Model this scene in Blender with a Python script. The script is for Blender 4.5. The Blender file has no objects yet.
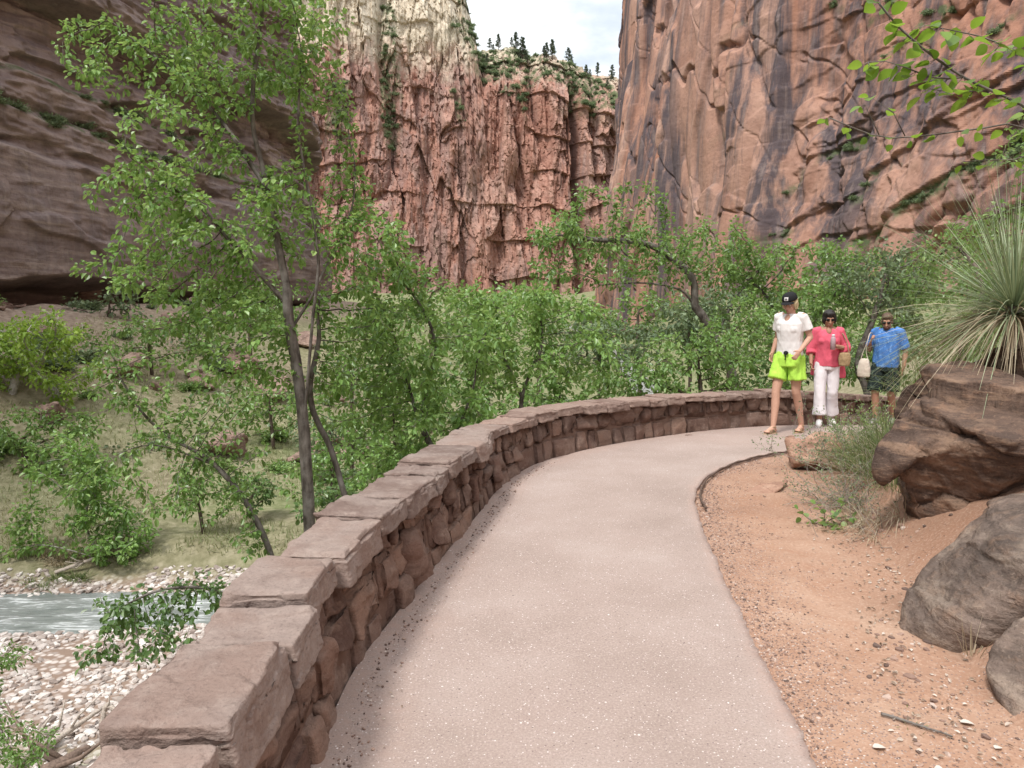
EXPO = 0.5
import bpy, bmesh, math, random
import numpy as np
from mathutils import Vector, Matrix, noise as mnoise
R = math.radians
rng = np.random.default_rng(7)
random.seed(7)
scene = bpy.context.scene
COL = scene.collection

# ------------------------------------------------------------------ camera numbers
CAM_H = 1.5; PITCH = R(6.1); F = 740.0
def ray(px, py):
    dx = (px-512)/F; dz = (384-py)/F
    ca, sa = math.cos(PITCH), math.sin(PITCH)
    return np.array([dx, ca+dz*sa, -sa+dz*ca])
def at(px, py, Y):
    d = ray(px, py)
    return np.array([0, 0, CAM_H]) + d*(Y/d[1])

# ------------------------------------------------------------------ noise (numpy)
def _h(ix, iy, iz, seed):
    h = (ix.astype(np.int64)*374761393 + iy.astype(np.int64)*668265263 + iz.astype(np.int64)*2147483647 + seed*1274126177) & 0xffffffff
    h = ((h ^ (h >> 13))*1274126177) & 0xffffffff
    h = (h ^ (h >> 16)) & 0xffffffff
    h = (h*2246822519) & 0xffffffff
    return ((h ^ (h >> 15)) & 0xffffff)/float(0x1000000)
def vn3(x, y, z, seed=0):
    x, y, z = np.broadcast_arrays(np.asarray(x, float), np.asarray(y, float), np.asarray(z, float))
    ix, iy, iz = np.floor(x), np.floor(y), np.floor(z)
    fx, fy, fz = x-ix, y-iy, z-iz
    ux, uy, uz = [f*f*f*(f*(f*6-15)+10) for f in (fx, fy, fz)]
    out = 0
    for a in (0, 1):
        wx = ux if a else 1-ux
        for b in (0, 1):
            wy = uy if b else 1-uy
            for c in (0, 1):
                wz = uz if c else 1-uz
                out = out + wx*wy*wz*_h(ix+a, iy+b, iz+c, seed)
    return out*2-1
def vn2(x, y, seed=0):
    x, y = np.broadcast_arrays(np.asarray(x, float), np.asarray(y, float))
    ix, iy = np.floor(x), np.floor(y)
    fx, fy = x-ix, y-iy
    ux, uy = [f*f*f*(f*(f*6-15)+10) for f in (fx, fy)]
    z = np.zeros_like(ix); out = 0
    for a in (0, 1):
        wx = ux if a else 1-ux
        for b in (0, 1):
            wy = uy if b else 1-uy
            out = out + wx*wy*_h(ix+a, iy+b, z, seed)
    return out*2-1
def fbm3(x, y, z, oct=4, seed=0, gain=.5):
    s = 0; a = 1; n = 0
    for o in range(oct):
        k = 2.03**o
        s = s + a*vn3(x*k+17.1*o, y*k-9.3*o, z*k+4.7*o, seed+o); n += a; a *= gain
    return s/n
def fbm2(x, y, oct=4, seed=0, gain=.5):
    s = 0; a = 1; n = 0
    for o in range(oct):
        k = 2.03**o; c, d = math.cos(.6*o), math.sin(.6*o)
        s = s + a*vn2((x*c-y*d)*k+17.1*o, (x*d+y*c)*k-9.3*o, seed+o); n += a; a *= gain
    return s/n
def worley(x, y, seed=0):
    """F1, F2-F1, two randoms of the cell, offset to the cell point"""
    x, y = np.broadcast_arrays(np.asarray(x, float), np.asarray(y, float))
    ix, iy = np.floor(x), np.floor(y); z = np.zeros_like(ix)
    f1 = np.full(x.shape, 9.); f2 = np.full(x.shape, 9.)
    r1 = np.zeros(x.shape); r2 = np.zeros(x.shape); ox = np.zeros(x.shape); oy = np.zeros(x.shape)
    for a in (-1, 0, 1):
        for b in (-1, 0, 1):
            cx, cy = ix+a, iy+b
            px = cx+_h(cx, cy, z, seed); py = cy+_h(cx, cy, z, seed+1)
            dx, dy = x-px, y-py
            d = np.sqrt(dx*dx+dy*dy)
            m = d < f1
            f2 = np.where(m, f1, np.minimum(f2, d))
            f1 = np.where(m, d, f1)
            r1 = np.where(m, _h(cx, cy, z, seed+2), r1); r2 = np.where(m, _h(cx, cy, z, seed+3), r2)
            ox = np.where(m, dx, ox); oy = np.where(m, dy, oy)
    return f1, f2-f1, r1, r2, ox, oy
def sst(a, b, x):
    t = np.clip((x-a)/(b-a), 0, 1); return t*t*(3-2*t)

# ------------------------------------------------------------------ mesh helpers
def mk(name, V, Fs, mat=None, parent=None, smooth=False, attr=None, vattr=None):
    """V (n,3); Fs list of int arrays (m,k); attr: per-face floats 'v'; vattr: dict name-> per-vertex floats"""
    if not isinstance(Fs, (list, tuple)): Fs = [Fs]
    Fs = [np.asarray(f, np.int32) for f in Fs if len(f)]
    V = np.asarray(V, np.float32)
    me = bpy.data.meshes.new(name)
    me.vertices.add(len(V)); me.vertices.foreach_set('co', V.ravel())
    nl = sum(f.size for f in Fs); npoly = sum(len(f) for f in Fs)
    me.loops.add(nl); me.polygons.add(npoly)
    me.loops.foreach_set('vertex_index', np.concatenate([f.ravel() for f in Fs]))
    tot = np.concatenate([np.full(len(f), f.shape[1], np.int32) for f in Fs])
    st = np.concatenate([[0], np.cumsum(tot)[:-1]]).astype(np.int32)
    me.polygons.foreach_set('loop_start', st)
    try: me.polygons.foreach_set('loop_total', tot)
    except Exception: pass
    me.polygons.foreach_set('use_smooth', np.full(npoly, bool(smooth)))
    if attr is not None:
        a = me.attributes.new('v', 'FLOAT', 'FACE'); a.data.foreach_set('value', np.asarray(attr, np.float32))
    if vattr:
        for k, v in vattr.items():
            a = me.attributes.new(k, 'FLOAT', 'POINT'); a.data.foreach_set('value', np.asarray(v, np.float32))
    me.update(calc_edges=True); me.validate()
    if mat: me.materials.append(mat)
    o = bpy.data.objects.new(name, me); COL.objects.link(o)
    if parent: o.parent = parent
    return o
def tag(o, label=None, cat=None, group=None, kind=None):
    if label: o['label'] = label
    if cat: o['category'] = cat
    if group: o['group'] = group
    if kind: o['kind'] = kind
    return o
def empty(name, loc, rz=0):
    o = bpy.data.objects.new(name, None); COL.objects.link(o)
    o.location = [float(a) for a in loc]; o.rotation_euler = (0, 0, rz); o.empty_display_size = .2
    return o
def copy_tree(o, parent=None):
    c = o.copy(); COL.objects.link(c); c.parent = parent
    for ch in list(o.children): copy_tree(ch, c)
    return c
def gridF(nu, nv):
    i = np.arange(nu-1)[:, None]*nv+np.arange(nv-1)[None, :]
    i = i.ravel(); return np.stack([i, i+nv, i+nv+1, i+1], 1)
class Acc:
    """collects closed pieces into one mesh"""
    def __init__(s): s.V = []; s.F = {}; s.n = 0; s.A = {}
    def add(s, V, F, a=0.5):
        F = np.asarray(F, np.int32); V = np.asarray(V, float)
        s.V.append(V); k = F.shape[1]
        s.F.setdefault(k, []).append(F+s.n); s.A.setdefault(k, []).append(np.full(len(F), a) if np.isscalar(a) else a)
        s.n += len(V)
    def build(s, name, mat, parent=None, smooth=True, loc=None):
        V = np.concatenate(s.V)
        if loc is not None: V = V-np.asarray(loc)
        ks = sorted(s.F)
        return mk(name, V, [np.concatenate(s.F[k]) for k in ks], mat, parent, smooth, np.concatenate([np.concatenate(s.A[k]) for k in ks]))
    def tube(s, pts, rad, n=6, a=.5, flat=None):
        pts = np.asarray(pts, float); rad = np.broadcast_to(np.asarray(rad, float), (len(pts),))
        m = len(pts)
        T = np.gradient(pts, axis=0) if m > 1 else np.array([[0, 0, 1.]])
        T /= np.linalg.norm(T, axis=1, keepdims=True)+1e-9
        ref = np.array([0, 0, 1.]) if abs(T[:, 2]).mean() < .8 else np.array([1., 0, 0])
        A = np.cross(T, ref); A /= np.linalg.norm(A, axis=1, keepdims=True)+1e-9
        for i in range(1, m):
            if A[i]@A[i-1] < 0: A[i] = -A[i]
        B = np.cross(T, A)
        th = np.arange(n)*2*math.pi/n
        V = pts[:, None, :]+rad[:, None, None]*(np.cos(th)[None, :, None]*A[:, None, :]+np.sin(th)[None, :, None]*B[:, None, :])
        V = V.reshape(-1, 3)
        i = np.arange(m-1)[:, None]*n; j = np.arange(n)[None, :]; k = (j+1) % n
        Fq = np.stack([i+j, i+k, i+n+k, i+n+j], -1).reshape(-1, 4)
        V = np.concatenate([V, pts[:1], pts[-1:]]); c0 = m*n; c1 = c0+1
        jj = np.arange(n); kk = (jj+1) % n
        Ft = np.concatenate([np.stack([kk, jj, np.full(n, c0)], 1), np.stack([(m-1)*n+jj, (m-1)*n+kk, np.full(n, c1)], 1)])
        s.add(V, Fq, a)
        s.F.setdefault(3, []).append(Ft+(s.n-len(V))); s.A.setdefault(3, []).append(np.full(len(Ft), a))
    def sphere(s, c, r, rot=None, n=12, a=.5):
        u = np.linspace(0, math.pi, n//2+1)[1:-1]; th = np.arange(n)*2*math.pi/n
        V = np.stack([np.sin(u)[:, None]*np.cos(th), np.sin(u)[:, None]*np.sin(th), np.cos(u)[:, None]*np.ones(n)], -1).reshape(-1, 3)
        V = np.concatenate([V, [[0, 0, 1.]], [[0, 0, -1.]]])*np.broadcast_to(np.asarray(r, float), (3,))
        if rot is not None: V = V@np.asarray(rot).T
        V = V+np.asarray(c)
        m = len(u); i = np.arange(m-1)[:, None]*n; j = np.arange(n)[None, :]; k = (j+1) % n
        Fq = np.stack([i+j, i+n+j, i+n+k, i+k], -1).reshape(-1, 4)
        jj = np.arange(n); kk = (jj+1) % n; t = m*n
        Ft = np.concatenate([np.stack([jj, kk, np.full(n, t)], 1), np.stack([(m-1)*n+kk, (m-1)*n+jj, np.full(n, t+1)], 1)])
        s.add(V, Fq, a)
        s.F.setdefault(3, []).append(Ft+(s.n-len(V))); s.A.setdefault(3, []).append(np.full(len(Ft), a))
def catmull(P, n, closed=False):
    P = np.asarray(P, float)
    Q = np.concatenate([[2*P[0]-P[1]], P, [2*P[-1]-P[-2]]])
    out = []
    seg = len(P)-1
    for t in np.linspace(0, seg-1e-9, n):
        i = int(t); f = t-i
        p0, p1, p2, p3 = Q[i:i+4]
        out.append(.5*((2*p1)+(-p0+p2)*f+(2*p0-5*p1+4*p2-p3)*f*f+(-p0+3*p1-3*p2+p3)*f**3))
    return np.array(out)
def resample(P, step):
    d = np.concatenate([[0], np.cumsum(np.linalg.norm(np.diff(P, axis=0), axis=1))])
    n = max(2, int(d[-1]/step)+1); s = np.linspace(0, d[-1], n)
    return np.stack([np.interp(s, d, P[:, k]) for k in range(P.shape[1])], 1)
def sdist(poly, x, y):
    """distance to a polyline and signed distance (positive = left of travel direction)"""
    P = np.asarray(poly, float)[:, :2]
    best = np.full(np.shape(x), 1e18); sg = np.ones(np.shape(x))
    for i in range(len(P)-1):
        a, b = P[i], P[i+1]; d = b-a; L = d@d
        t = ((x-a[0])*d[0]+(y-a[1])*d[1])/L
        tc = np.clip(t, 0, 1)
        ex, ey = x-(a[0]+tc*d[0]), y-(a[1]+tc*d[1])
        q = ex*ex+ey*ey; m = q < best
        best = np.where(m, q, best); sg = np.where(m, np.sign(d[0]*(y-a[1])-d[1]*(x-a[0])), sg)
    return np.sqrt(best)*sg

# ------------------------------------------------------------------ materials
class NT:
    def __init__(s, name):
        s.m = bpy.data.materials.new(name); s.m.use_nodes = True; s.t = s.m.node_tree; s.t.nodes.clear()
        s.out = s.t.nodes.new('ShaderNodeOutputMaterial')
    def n(s, typ, **kw):
        nd = s.t.nodes.new('ShaderNode'+typ)
        for k, v in kw.items():
            if k in nd.inputs.keys() if isinstance(k, str) else False: s.set(nd.inputs[k], v)
            else: setattr(nd, k, v)
        return nd
    def set(s, sock, v):
        if isinstance(v, bpy.types.NodeSocket): s.t.links.new(v, sock)
        elif isinstance(v, bpy.types.Node): s.t.links.new(v.outputs[0], sock)
        else:
            if sock.type == 'RGBA' and len(v) == 3: v = (*v, 1)
            sock.default_value = v
    def coords(s, scale=(1, 1, 1), rot=(0, 0, 0), obj=True):
        c = s.n('TexCoord') if obj else s.n('NewGeometry')
        mp = s.n('Mapping'); s.set(mp.inputs['Vector'], c.outputs['Object' if obj else 'Position'])
        mp.inputs['Scale'].default_value = scale; mp.inputs['Rotation'].default_value = rot
        return mp.outputs[0]
    def noise(s, vec, scale=5, detail=6, rough=.55, dist=0, col=False):
        nd = s.n('TexNoise'); s.set(nd.inputs['Vector'], vec)
        nd.inputs['Scale'].default_value = scale; nd.inputs['Detail'].default_value = detail
        nd.inputs['Roughness'].default_value = rough; nd.inputs['Distortion'].default_value = dist
        return nd.outputs['Color' if col else 'Fac']
    def vor(s, vec, scale=5, feature='F1', out='Distance'):
        nd = s.n('TexVoronoi'); nd.feature = feature; s.set(nd.inputs['Vector'], vec); nd.inputs['Scale'].default_value = scale
        return nd.outputs[out]
    def ramp(s, fac, stops, interp='LINEAR'):
        nd = s.n('ValToRGB'); s.set(nd.inputs[0], fac); cr = nd.color_ramp; cr.interpolation = interp
        while len(cr.elements) < len(stops): cr.elements.new(.5)
        for e, (p, c) in zip(cr.elements, stops):
            e.position = p; e.color = (*c, 1) if not np.isscalar(c) else (c, c, c, 1)
        return nd.outputs[0]
    def mix(s, f, a, b, mode='MIX'):
        nd = s.n('Mix'); nd.data_type = 'RGBA'; nd.blend_type = mode
        s.set(nd.inputs[0], f); s.set(nd.inputs[6], a); s.set(nd.inputs[7], b)
        return nd.outputs[2]
    def math(s, op, a, b=0, clamp=False):
        nd = s.n('Math'); nd.operation = op; nd.use_clamp = clamp
        s.set(nd.inputs[0], a); s.set(nd.inputs[1], b); return nd.outputs[0]
    def attr(s, name='v'):
        nd = s.n('Attribute'); nd.attribute_name = name; return nd.outputs['Fac']
    def bump(s, h, strength=.5, dist=.02, normal=None):
        nd = s.n('Bump'); s.set(nd.inputs['Height'], h); nd.inputs['Strength'].default_value = strength; nd.inputs['Distance'].default_value = dist
        if normal is not None: s.set(nd.inputs['Normal'], normal)
        return nd.outputs[0]
    def bsdf(s, col, rough=.9, normal=None, spec=.3, **kw):
        b = s.n('BsdfPrincipled'); s.set(b.inputs['Base Color'], col); s.set(b.inputs['Roughness'], rough)
        b.inputs['Specular IOR Level'].default_value = spec
        if normal is not None: s.set(b.inputs['Normal'], normal)
        for k, v in kw.items(): s.set(b.inputs[k], v)
        s.t.links.new(b.outputs[0], s.out.inputs[0]); return b
def simple(name, col, rough=.8, bump=0, bscale=40, var=.12, **kw):
    t = NT(name); v = t.coords()
    nz = t.noise(v, bscale, 5)
    lo = tuple(c*(1-var) for c in col); hi = tuple(min(1, c*(1+var)) for c in col)
    c = t.ramp(nz, [(.3, lo), (.7, hi)])
    t.bsdf(c, rough, t.bump(nz, bump, .01) if bump else None, **kw)
    return t.m
def leafmat(name, dark, mid, light, trans=.42, rough=.36, spec=.6):
    t = NT(name); a = t.attr('v')
    c = t.ramp(a, [(0, dark), (.5, mid), (1, light)])
    b = t.n('BsdfPrincipled'); t.set(b.inputs['Base Color'], c); b.inputs['Roughness'].default_value = rough; b.inputs['Specular IOR Level'].default_value = spec
    tr = t.n('BsdfTranslucent'); t.set(tr.inputs[0], t.mix(.5, c, (light[0]*1.2, light[1]*1.15, light[2]*.8)))
    m = t.n('MixShader'); m.inputs[0].default_value = trans
    t.t.links.new(b.outputs[0], m.inputs[1]); t.t.links.new(tr.outputs[0], m.inputs[2]); t.t.links.new(m.outputs[0], t.out.inputs[0])
    return t.m
# ------------------------------------------------------------------ plan lines
def zpath(x, y):
    d = np.maximum(0, np.asarray(y, float)-7.6)
    return -0.065*d*d/(d+.8)-.12*np.maximum(0, np.asarray(y, float)-9.7)**2/(.4+np.maximum(0, np.asarray(y, float)-9.7))*(np.asarray(y, float) < 60)
WALL_IN = [(-.50, -4), (-.58, -2), (-.61, 0), (-.62, 1.4), (-.63, 2.43), (-.62, 2.94), (-.55, 3.4), (-.40, 4.22), (-.22, 5.18), (-.03, 6.15), (.32, 7.0), (.98, 7.78), (1.69, 8.5), (2.39, 9.1), (3.2, 9.62), (3.95, 9.95), (4.8, 10.6), (5.8, 11.4), (7.2, 12.2), (9.5, 13), (13, 14)]
EDGE_R = [(.72, -4), (.82, -2), (.9, 0), (.96, 1.4), (1.0, 2.26), (1.03, 2.6), (1.08, 3.09), (1.14, 3.64), (1.22, 4.33), (1.34, 5.15), (1.46, 5.75), (1.68, 6.33), (2.05, 6.88), (2.5, 7.3), (3.1, 7.7), (4.0, 8.25), (5.2, 9.1), (6.6, 10.0), (8.2, 10.8), (10.3, 11.4), (13.6, 12.2)]
FOOT = [(1.7, -6), (1.72, 0), (1.75, 2), (1.95, 3), (2.2, 4), (2.45, 5), (2.72, 6), (3.1, 6.9), (3.7, 7.5), (4.6, 8.1), (5.9, 9.0), (8, 10.0), (11, 10.9), (20, 12.5), (60, 20)]
RIVER = [(-90, 14), (-30, 16.5), (-16, 18.6), (-6, 19.2), (-1, 20.2), (5, 26), (9, 40), (14, 80), (20, 160), (22, 300)]
CLIFF_L = [(-34, -20), (-36, 20), (-31.5, 45), (-26, 66), (-22, 86), (-30, 110), (-60, 150)]
CLIFF_R = [(70, 10), (60, 45), (51, 76), (38.5, 120), (27.5, 170), (24, 200), (32, 240), (60, 300)]
wallc = catmull(WALL_IN, 500); edger = catmull(EDGE_R, 500)
def ground(x, y, fine=True):
    x = np.asarray(x, float); y = np.asarray(y, float)
    dw = sdist(wallc[::8], x, y)            # positive = outside, river side
    de = -sdist(edger[::8], x, y)           # positive = right of the path
    df = -sdist(FOOT, x, y)                 # positive = up the bank
    dr = sdist(RIVER, x, y)                 # positive = far bank
    cl = sdist(CLIFF_L, x, y); cr = -sdist(CLIFF_R, x, y)
    zp = zpath(x, y)
    # river side: steep bank down to the valley floor
    a = np.maximum(0, dw-.55)
    zf = -5.9+.35*fbm2(x*.12, y*.12, 4, 3)
    drop = zp-.1-.92*a-.25*np.clip(a, 0, 3)*fbm2(x*.5, y*.5, 3, 5)
    ad = np.abs(dr)
    bar = sst(6.5, 1.2, ad)*(dr < 0)        # pebble bar on the near side
    bank = sst(1.3, 3.6+.8*vn2(x*.4, y*.4, 9), ad)
    floor = np.where(dr < 0, zf-.34-.10*bar, -6.45+.75*bank+.15*fbm2(x*.5, y*.5, 3, 8)*bank+.25*sst(3, 9, dr))
    floor = floor-.55*sst(1.5, .5, ad)
    # slopes up to the cliffs
    rise = np.maximum(0, 27+cl*1.0)         # cl negative on the valley side
    up = 6.3*sst(0, 26, rise)+.03*rise
    up = up*(1+.12*fbm2(x*.15, y*.15, 4, 12))+.5*sst(0, 8, rise)*fbm2(x*.25, y*.25, 4, 21)
    rr = np.maximum(0, 60-np.abs(cr)); up2 = .13*rr*sst(0, 20, rr)+.9*sst(40, 60, rr)+.4*fbm2(x*.2, y*.2, 4, 22)*sst(0, 10, rr)
    far = sst(120, 320, y)*12
    val = floor+(np.where(dw > 0, up, 0)*1.0+np.where(y > 22, up2, 0))*sst(3.5, 16, ad)+far*sst(5, 40, ad)
    k = 1.2
    m = np.maximum(drop, val); zl = m+np.log(np.exp((drop-m)*k)+np.exp((val-m)*k))/k-.1
    zl = np.where(a <= 0, drop, zl)
    # right side
    up3 = .78*np.maximum(0, df)
    big = 1.0*sst(0, 1.2, df)
    hill = up3*(1-.35*sst(3, 12, df))+big*.16*fbm2(x*.9, y*.9, 4, 31)
    zr = zp-.025+hill
    if fine:
        mg = sst(0, .25, de)
        zr = zr+mg*(.022*fbm2(x*1.1, y*1.1, 3, 41)+.012*fbm2(x*6, y*6, 3, 42))-.03*sst(.35, .0, de)*sst(3.9, 3.2, y)
        # shallow washed gully beside the slab
        gx = 1.17+(2.9-y)*-.62
        zr = zr-.035*np.exp(-((x-gx)/.07)**2)*sst(3.05, 2.8, y)*mg
        zr = zr+.05*sst(.35, .0, np.abs(de-.2-.12*np.sin(y*3)))*sst(6.9, 6.4, y)*0
    z = np.where(dw > .0, zl, np.where(de > 0, zr, zp-.04))
    # join of the two sides far away
    w = sst(14, 26, y)*(dw <= 0)
    z = np.where(dw <= 0, z*(1-w)+(np.maximum(val, 0)+hill*.6)*w, z)
    return z
def g1(x, y): return float(ground(np.array([x]), np.array([y]))[0])

# ------------------------------------------------------------------ ground materials
def dirt_mat():
    t = NT('red_dirt'); v = t.coords()
    big = t.noise(v, .9, 5); mid = t.noise(v, 7, 7, .6); fine = t.noise(v, 60, 4, .6); vf = t.noise(v, 220, 2, .5)
    c = t.ramp(big, [(.3, (.27, .15, .10)), (.55, (.35, .215, .15)), (.75, (.42, .29, .215))])
    c = t.mix(t.math('MULTIPLY', t.ramp(mid, [(.45, 0), (.7, 1)]), .5), c, (.30, .16, .10))
    c = t.mix(t.math('MULTIPLY', t.ramp(fine, [(.5, 0), (.75, 1)]), .45), c, (.58, .43, .34))
    # gravel crumbs, denser along the path edge
    ed = t.attr('edge')
    cell = t.n('TexVoronoi'); t.set(cell.inputs['Vector'], v); cell.inputs['Scale'].default_value = 110
    rnd = t.n('SeparateColor'); t.set(rnd.inputs[0], cell.outputs['Color'])
    dens = t.math('ADD', t.math('MULTIPLY', ed, .55), t.math('MULTIPLY', t.ramp(mid, [(.5, 0), (.7, 1)]), .10))
    on = t.math('MULTIPLY', t.math('LESS_THAN', rnd.outputs[0], dens), t.math('LESS_THAN', cell.outputs['Distance'], .42))
    gc = t.ramp(rnd.outputs[1], [(0, (.10, .075, .07)), (.55, (.22, .16, .15)), (.8, (.4, .33, .3)), (1, (.62, .56, .52))])
    c = t.mix(t.math('MULTIPLY', on, .85), c, gc)
    # valley floor and slopes: dry soil and grass by place
    val = t.attr('valley')
    gb = t.noise(v, .35, 5); gs = t.noise(v, 3.2, 6, .65)
    soil = t.ramp(gs, [(.3, (.17, .12, .09)), (.5, (.27, .205, .16)), (.7, (.37, .30, .24))])
    grass = t.ramp(gs, [(.3, (.10, .12, .05)), (.5, (.19, .205, .10)), (.7, (.33, .31, .20))])
    gm = t.math('MULTIPLY', t.ramp(gb, [(.35, 0), (.55, 1)]), t.attr('green'), True)
    vc = t.mix(t.math('MULTIPLY', t.attr('green'), .9), soil, grass)
    vc = t.mix(t.math('MULTIPLY', gm, .4), vc, (.12, .15, .065))
    pv = t.n('TexVoronoi'); t.set(pv.inputs['Vector'], v); pv.inputs['Scale'].default_value = 6
    pr = t.n('SeparateColor'); t.set(pr.inputs[0], pv.outputs['Color'])
    pc = t.ramp(pr.outputs[0], [(0, (.30, .25, .22)), (.4, (.46, .39, .35)), (1, (.66, .60, .56))])
    pc = t.mix(t.ramp(pv.outputs['Distance'], [(.35, 0), (.6, 1)]), pc, (.25, .18, .14))
    vc = t.mix(t.attr('pebble'), vc, pc)
    c = t.mix(val, c, vc)
    h = t.math('ADD', t.math('MULTIPLY', mid, .5), t.math('MULTIPLY', fine, .25))
    h = t.math('ADD', h, t.math('MULTIPLY', vf, .08)); h = t.math('ADD', h, t.math('MULTIPLY', on, .18))
    t.bsdf(c, .95, t.bump(h, .9, .035), .15)
    return t.m
def path_mat():
    t = NT('pink_concrete'); v = t.coords()
    big = t.noise(v, 1.3, 6, .6); mid = t.noise(v, 22, 5, .7); fine = t.noise(v, 105, 6, .75)
    c = t.ramp(big, [(.3, (.260, .200, .172)), (.5, (.310, .242, .212)), (.72, (.36, .292, .262))])
    c = t.mix(t.math('MULTIPLY', t.ramp(mid, [(.35, 1), (.6, 0)]), .30), c, (.35, .27, .24))
    c = t.mix(t.math('MULTIPLY', t.ramp(fine, [(.36, 1), (.49, 0)]), .55), c, (.20, .15, .135))
    c = t.mix(t.math('MULTIPLY', t.ramp(fine, [(.54, 0), (.68, 1)]), .50), c, (.60, .52, .49))
    # red dust washed along both edges
    c = t.mix(t.math('MULTIPLY', t.math('MULTIPLY', t.attr('edge'), t.ramp(mid, [(.35, .0), (.6, 1)])), .6), c, (.38, .26, .215))
    st_ = t.noise(v, 3.1, 6, .7, .5)
    c = t.mix(t.math('MULTIPLY', t.ramp(st_, [(.52, 0), (.70, 1)]), .35), c, (.30, .225, .20))
    for sc, thr, col, rad in ((62, .040, (.66, .60, .57), .24), (120, .14, (.66, .59, .56), .33), (44, .008, (.80, .76, .74), .20), (95, .12, (.15, .11, .10), .30), (150, .16, (.22, .16, .15), .33), (52, .014, (.10, .07, .06), .22)):
        ce = t.n('TexVoronoi'); t.set(ce.inputs['Vector'], t.coords((1, 1, .01), (0, 0, sc))); ce.inputs['Scale'].default_value = sc
        s = t.n('SeparateColor'); t.set(s.inputs[0], ce.outputs['Color'])
        th = t.math('MULTIPLY', s.outputs[1], rad*1.2)
        on = t.math('MULTIPLY', t.math('LESS_THAN', s.outputs[0], thr), t.math('LESS_THAN', ce.outputs['Distance'], th))
        c = t.mix(t.math('MULTIPLY', on, t.math('ADD', .55, t.math('MULTIPLY', mid, .6), True)), c, col)
    h = t.math('ADD', t.math('MULTIPLY', fine, .5), t.math('MULTIPLY', mid, .4))
    t.bsdf(c, .92, t.bump(h, .55, .008), .2)
    return t.m
M = {}
M['dirt'] = dirt_mat(); M['path'] = path_mat()

# ------------------------------------------------------------------ ground sheet
def spaced(lo, hi, a, b, step, grow):
    """fine spacing between a and b, growing outwards"""
    xs = list(np.arange(a, b, step)); s = step; x = xs[-1]
    while x < hi: s *= grow; x += s; xs.append(x)
    s = step; x = a; L = []
    while x > lo: s *= grow; x -= s; L.append(x)
    return np.array(L[::-1]+xs)
gx_ = spaced(-520, 520, -1.6, 4.6, .035, 1.028); gy_ = spaced(-260, 900, 1.6, 8.5, .04, 1.022)
X, Y = np.meshgrid(gx_, gy_, indexing='ij'); X = X.ravel(); Y = Y.ravel()
Z = ground(X, Y)
dw_ = sdist(wallc[::8], X, Y); de_ = -sdist(edger[::8], X, Y); dr_ = sdist(RIVER, X, Y)
edge_ = sst(.55, .0, np.abs(de_)+.12*fbm2(X*2.5, Y*2.5, 3, 77))*.95
edge_ = np.maximum(edge_, .35*sst(3.3, 2.5, Y+.4*fbm2(X*2, Y*2, 3, 78)))
vall_ = np.maximum(sst(.2, 1.2, dw_), sst(14, 22, Y))
cl_ = sdist(CLIFF_L, X, Y)
green_ = sst(-4, -26, cl_+4*fbm2(X*.1, Y*.1, 3, 51))*(.75+.5*fbm2(X*.3, Y*.3, 3, 52))*sst(12, 2, X-.05*Y); green_ = np.maximum(green_, sst(38, 62, Y)*sst(-3, -12, cl_)*.9); green_ = np.maximum(green_, .8*sst(1, 4, X)*(dw_ > 0)*sst(60, 40, Y))
peb_ = sst(7.5, 5.5, np.abs(dr_)+1.2*fbm2(X*.4, Y*.4, 3, 61))*(dr_ < 0)+sst(2.3, 1.6, np.abs(dr_))*(dr_ > 0)
gr = mk('ground', np.stack([X, Y, Z], 1), gridF(len(gx_), len(gy_)), M['dirt'], smooth=True,
        vattr={'edge': edge_, 'valley': vall_, 'green': np.clip(green_, 0, 1), 'pebble': np.clip(peb_, 0, 1)*sst(5, 0, X)})
tag(gr, kind='structure')

# ------------------------------------------------------------------ the concrete path
def make_path():
    n, m = 900, 44
    Lc = catmull([(x-.03*0, y) for x, y in WALL_IN], n); Rc = catmull(EDGE_R, n)
    jag = .010*fbm2(np.arange(n)*.35, np.zeros(n), 3, 5)+.012*fbm2(np.arange(n)*.06, np.zeros(n), 2, 6)
    Rc[:, 0] += jag; Lc[:, 0] -= .03
    k = np.linspace(0, 1, m); k = np.concatenate([k, [1.0, 1.0]])
    V = Lc[:, None, :]*(1-k)[None, :, None]+Rc[:, None, :]*k[None, :, None]
    x, y = V[..., 0], V[..., 1]
    z = zpath(x, y)+.004*fbm2(x*1.5, y*1.5, 3, 90)
    z[:, -3] -= .004; z[:, -2] -= .012; z[:, -1] -= .12
    wd = np.linalg.norm(Rc-Lc, axis=1)[:, None]
    e = np.maximum(sst(.34, 0., k[None]*wd+.10*fbm2(x*3, y*3, 3, 92)), sst(.10, 0, (1-k)[None]*wd+.05*fbm2(x*4, y*4, 3, 93)))
    e = np.maximum(e, .55*sst(7.2, 8.6, y+.5*fbm2(x*2, y*2, 3, 94)))
    o = mk('path', np.stack([x, y, z], -1).reshape(-1, 3), gridF(n, m+2), M['path'], smooth=True, vattr={'edge': e.ravel()})
    tag(o, kind='structure')
make_path()

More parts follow.
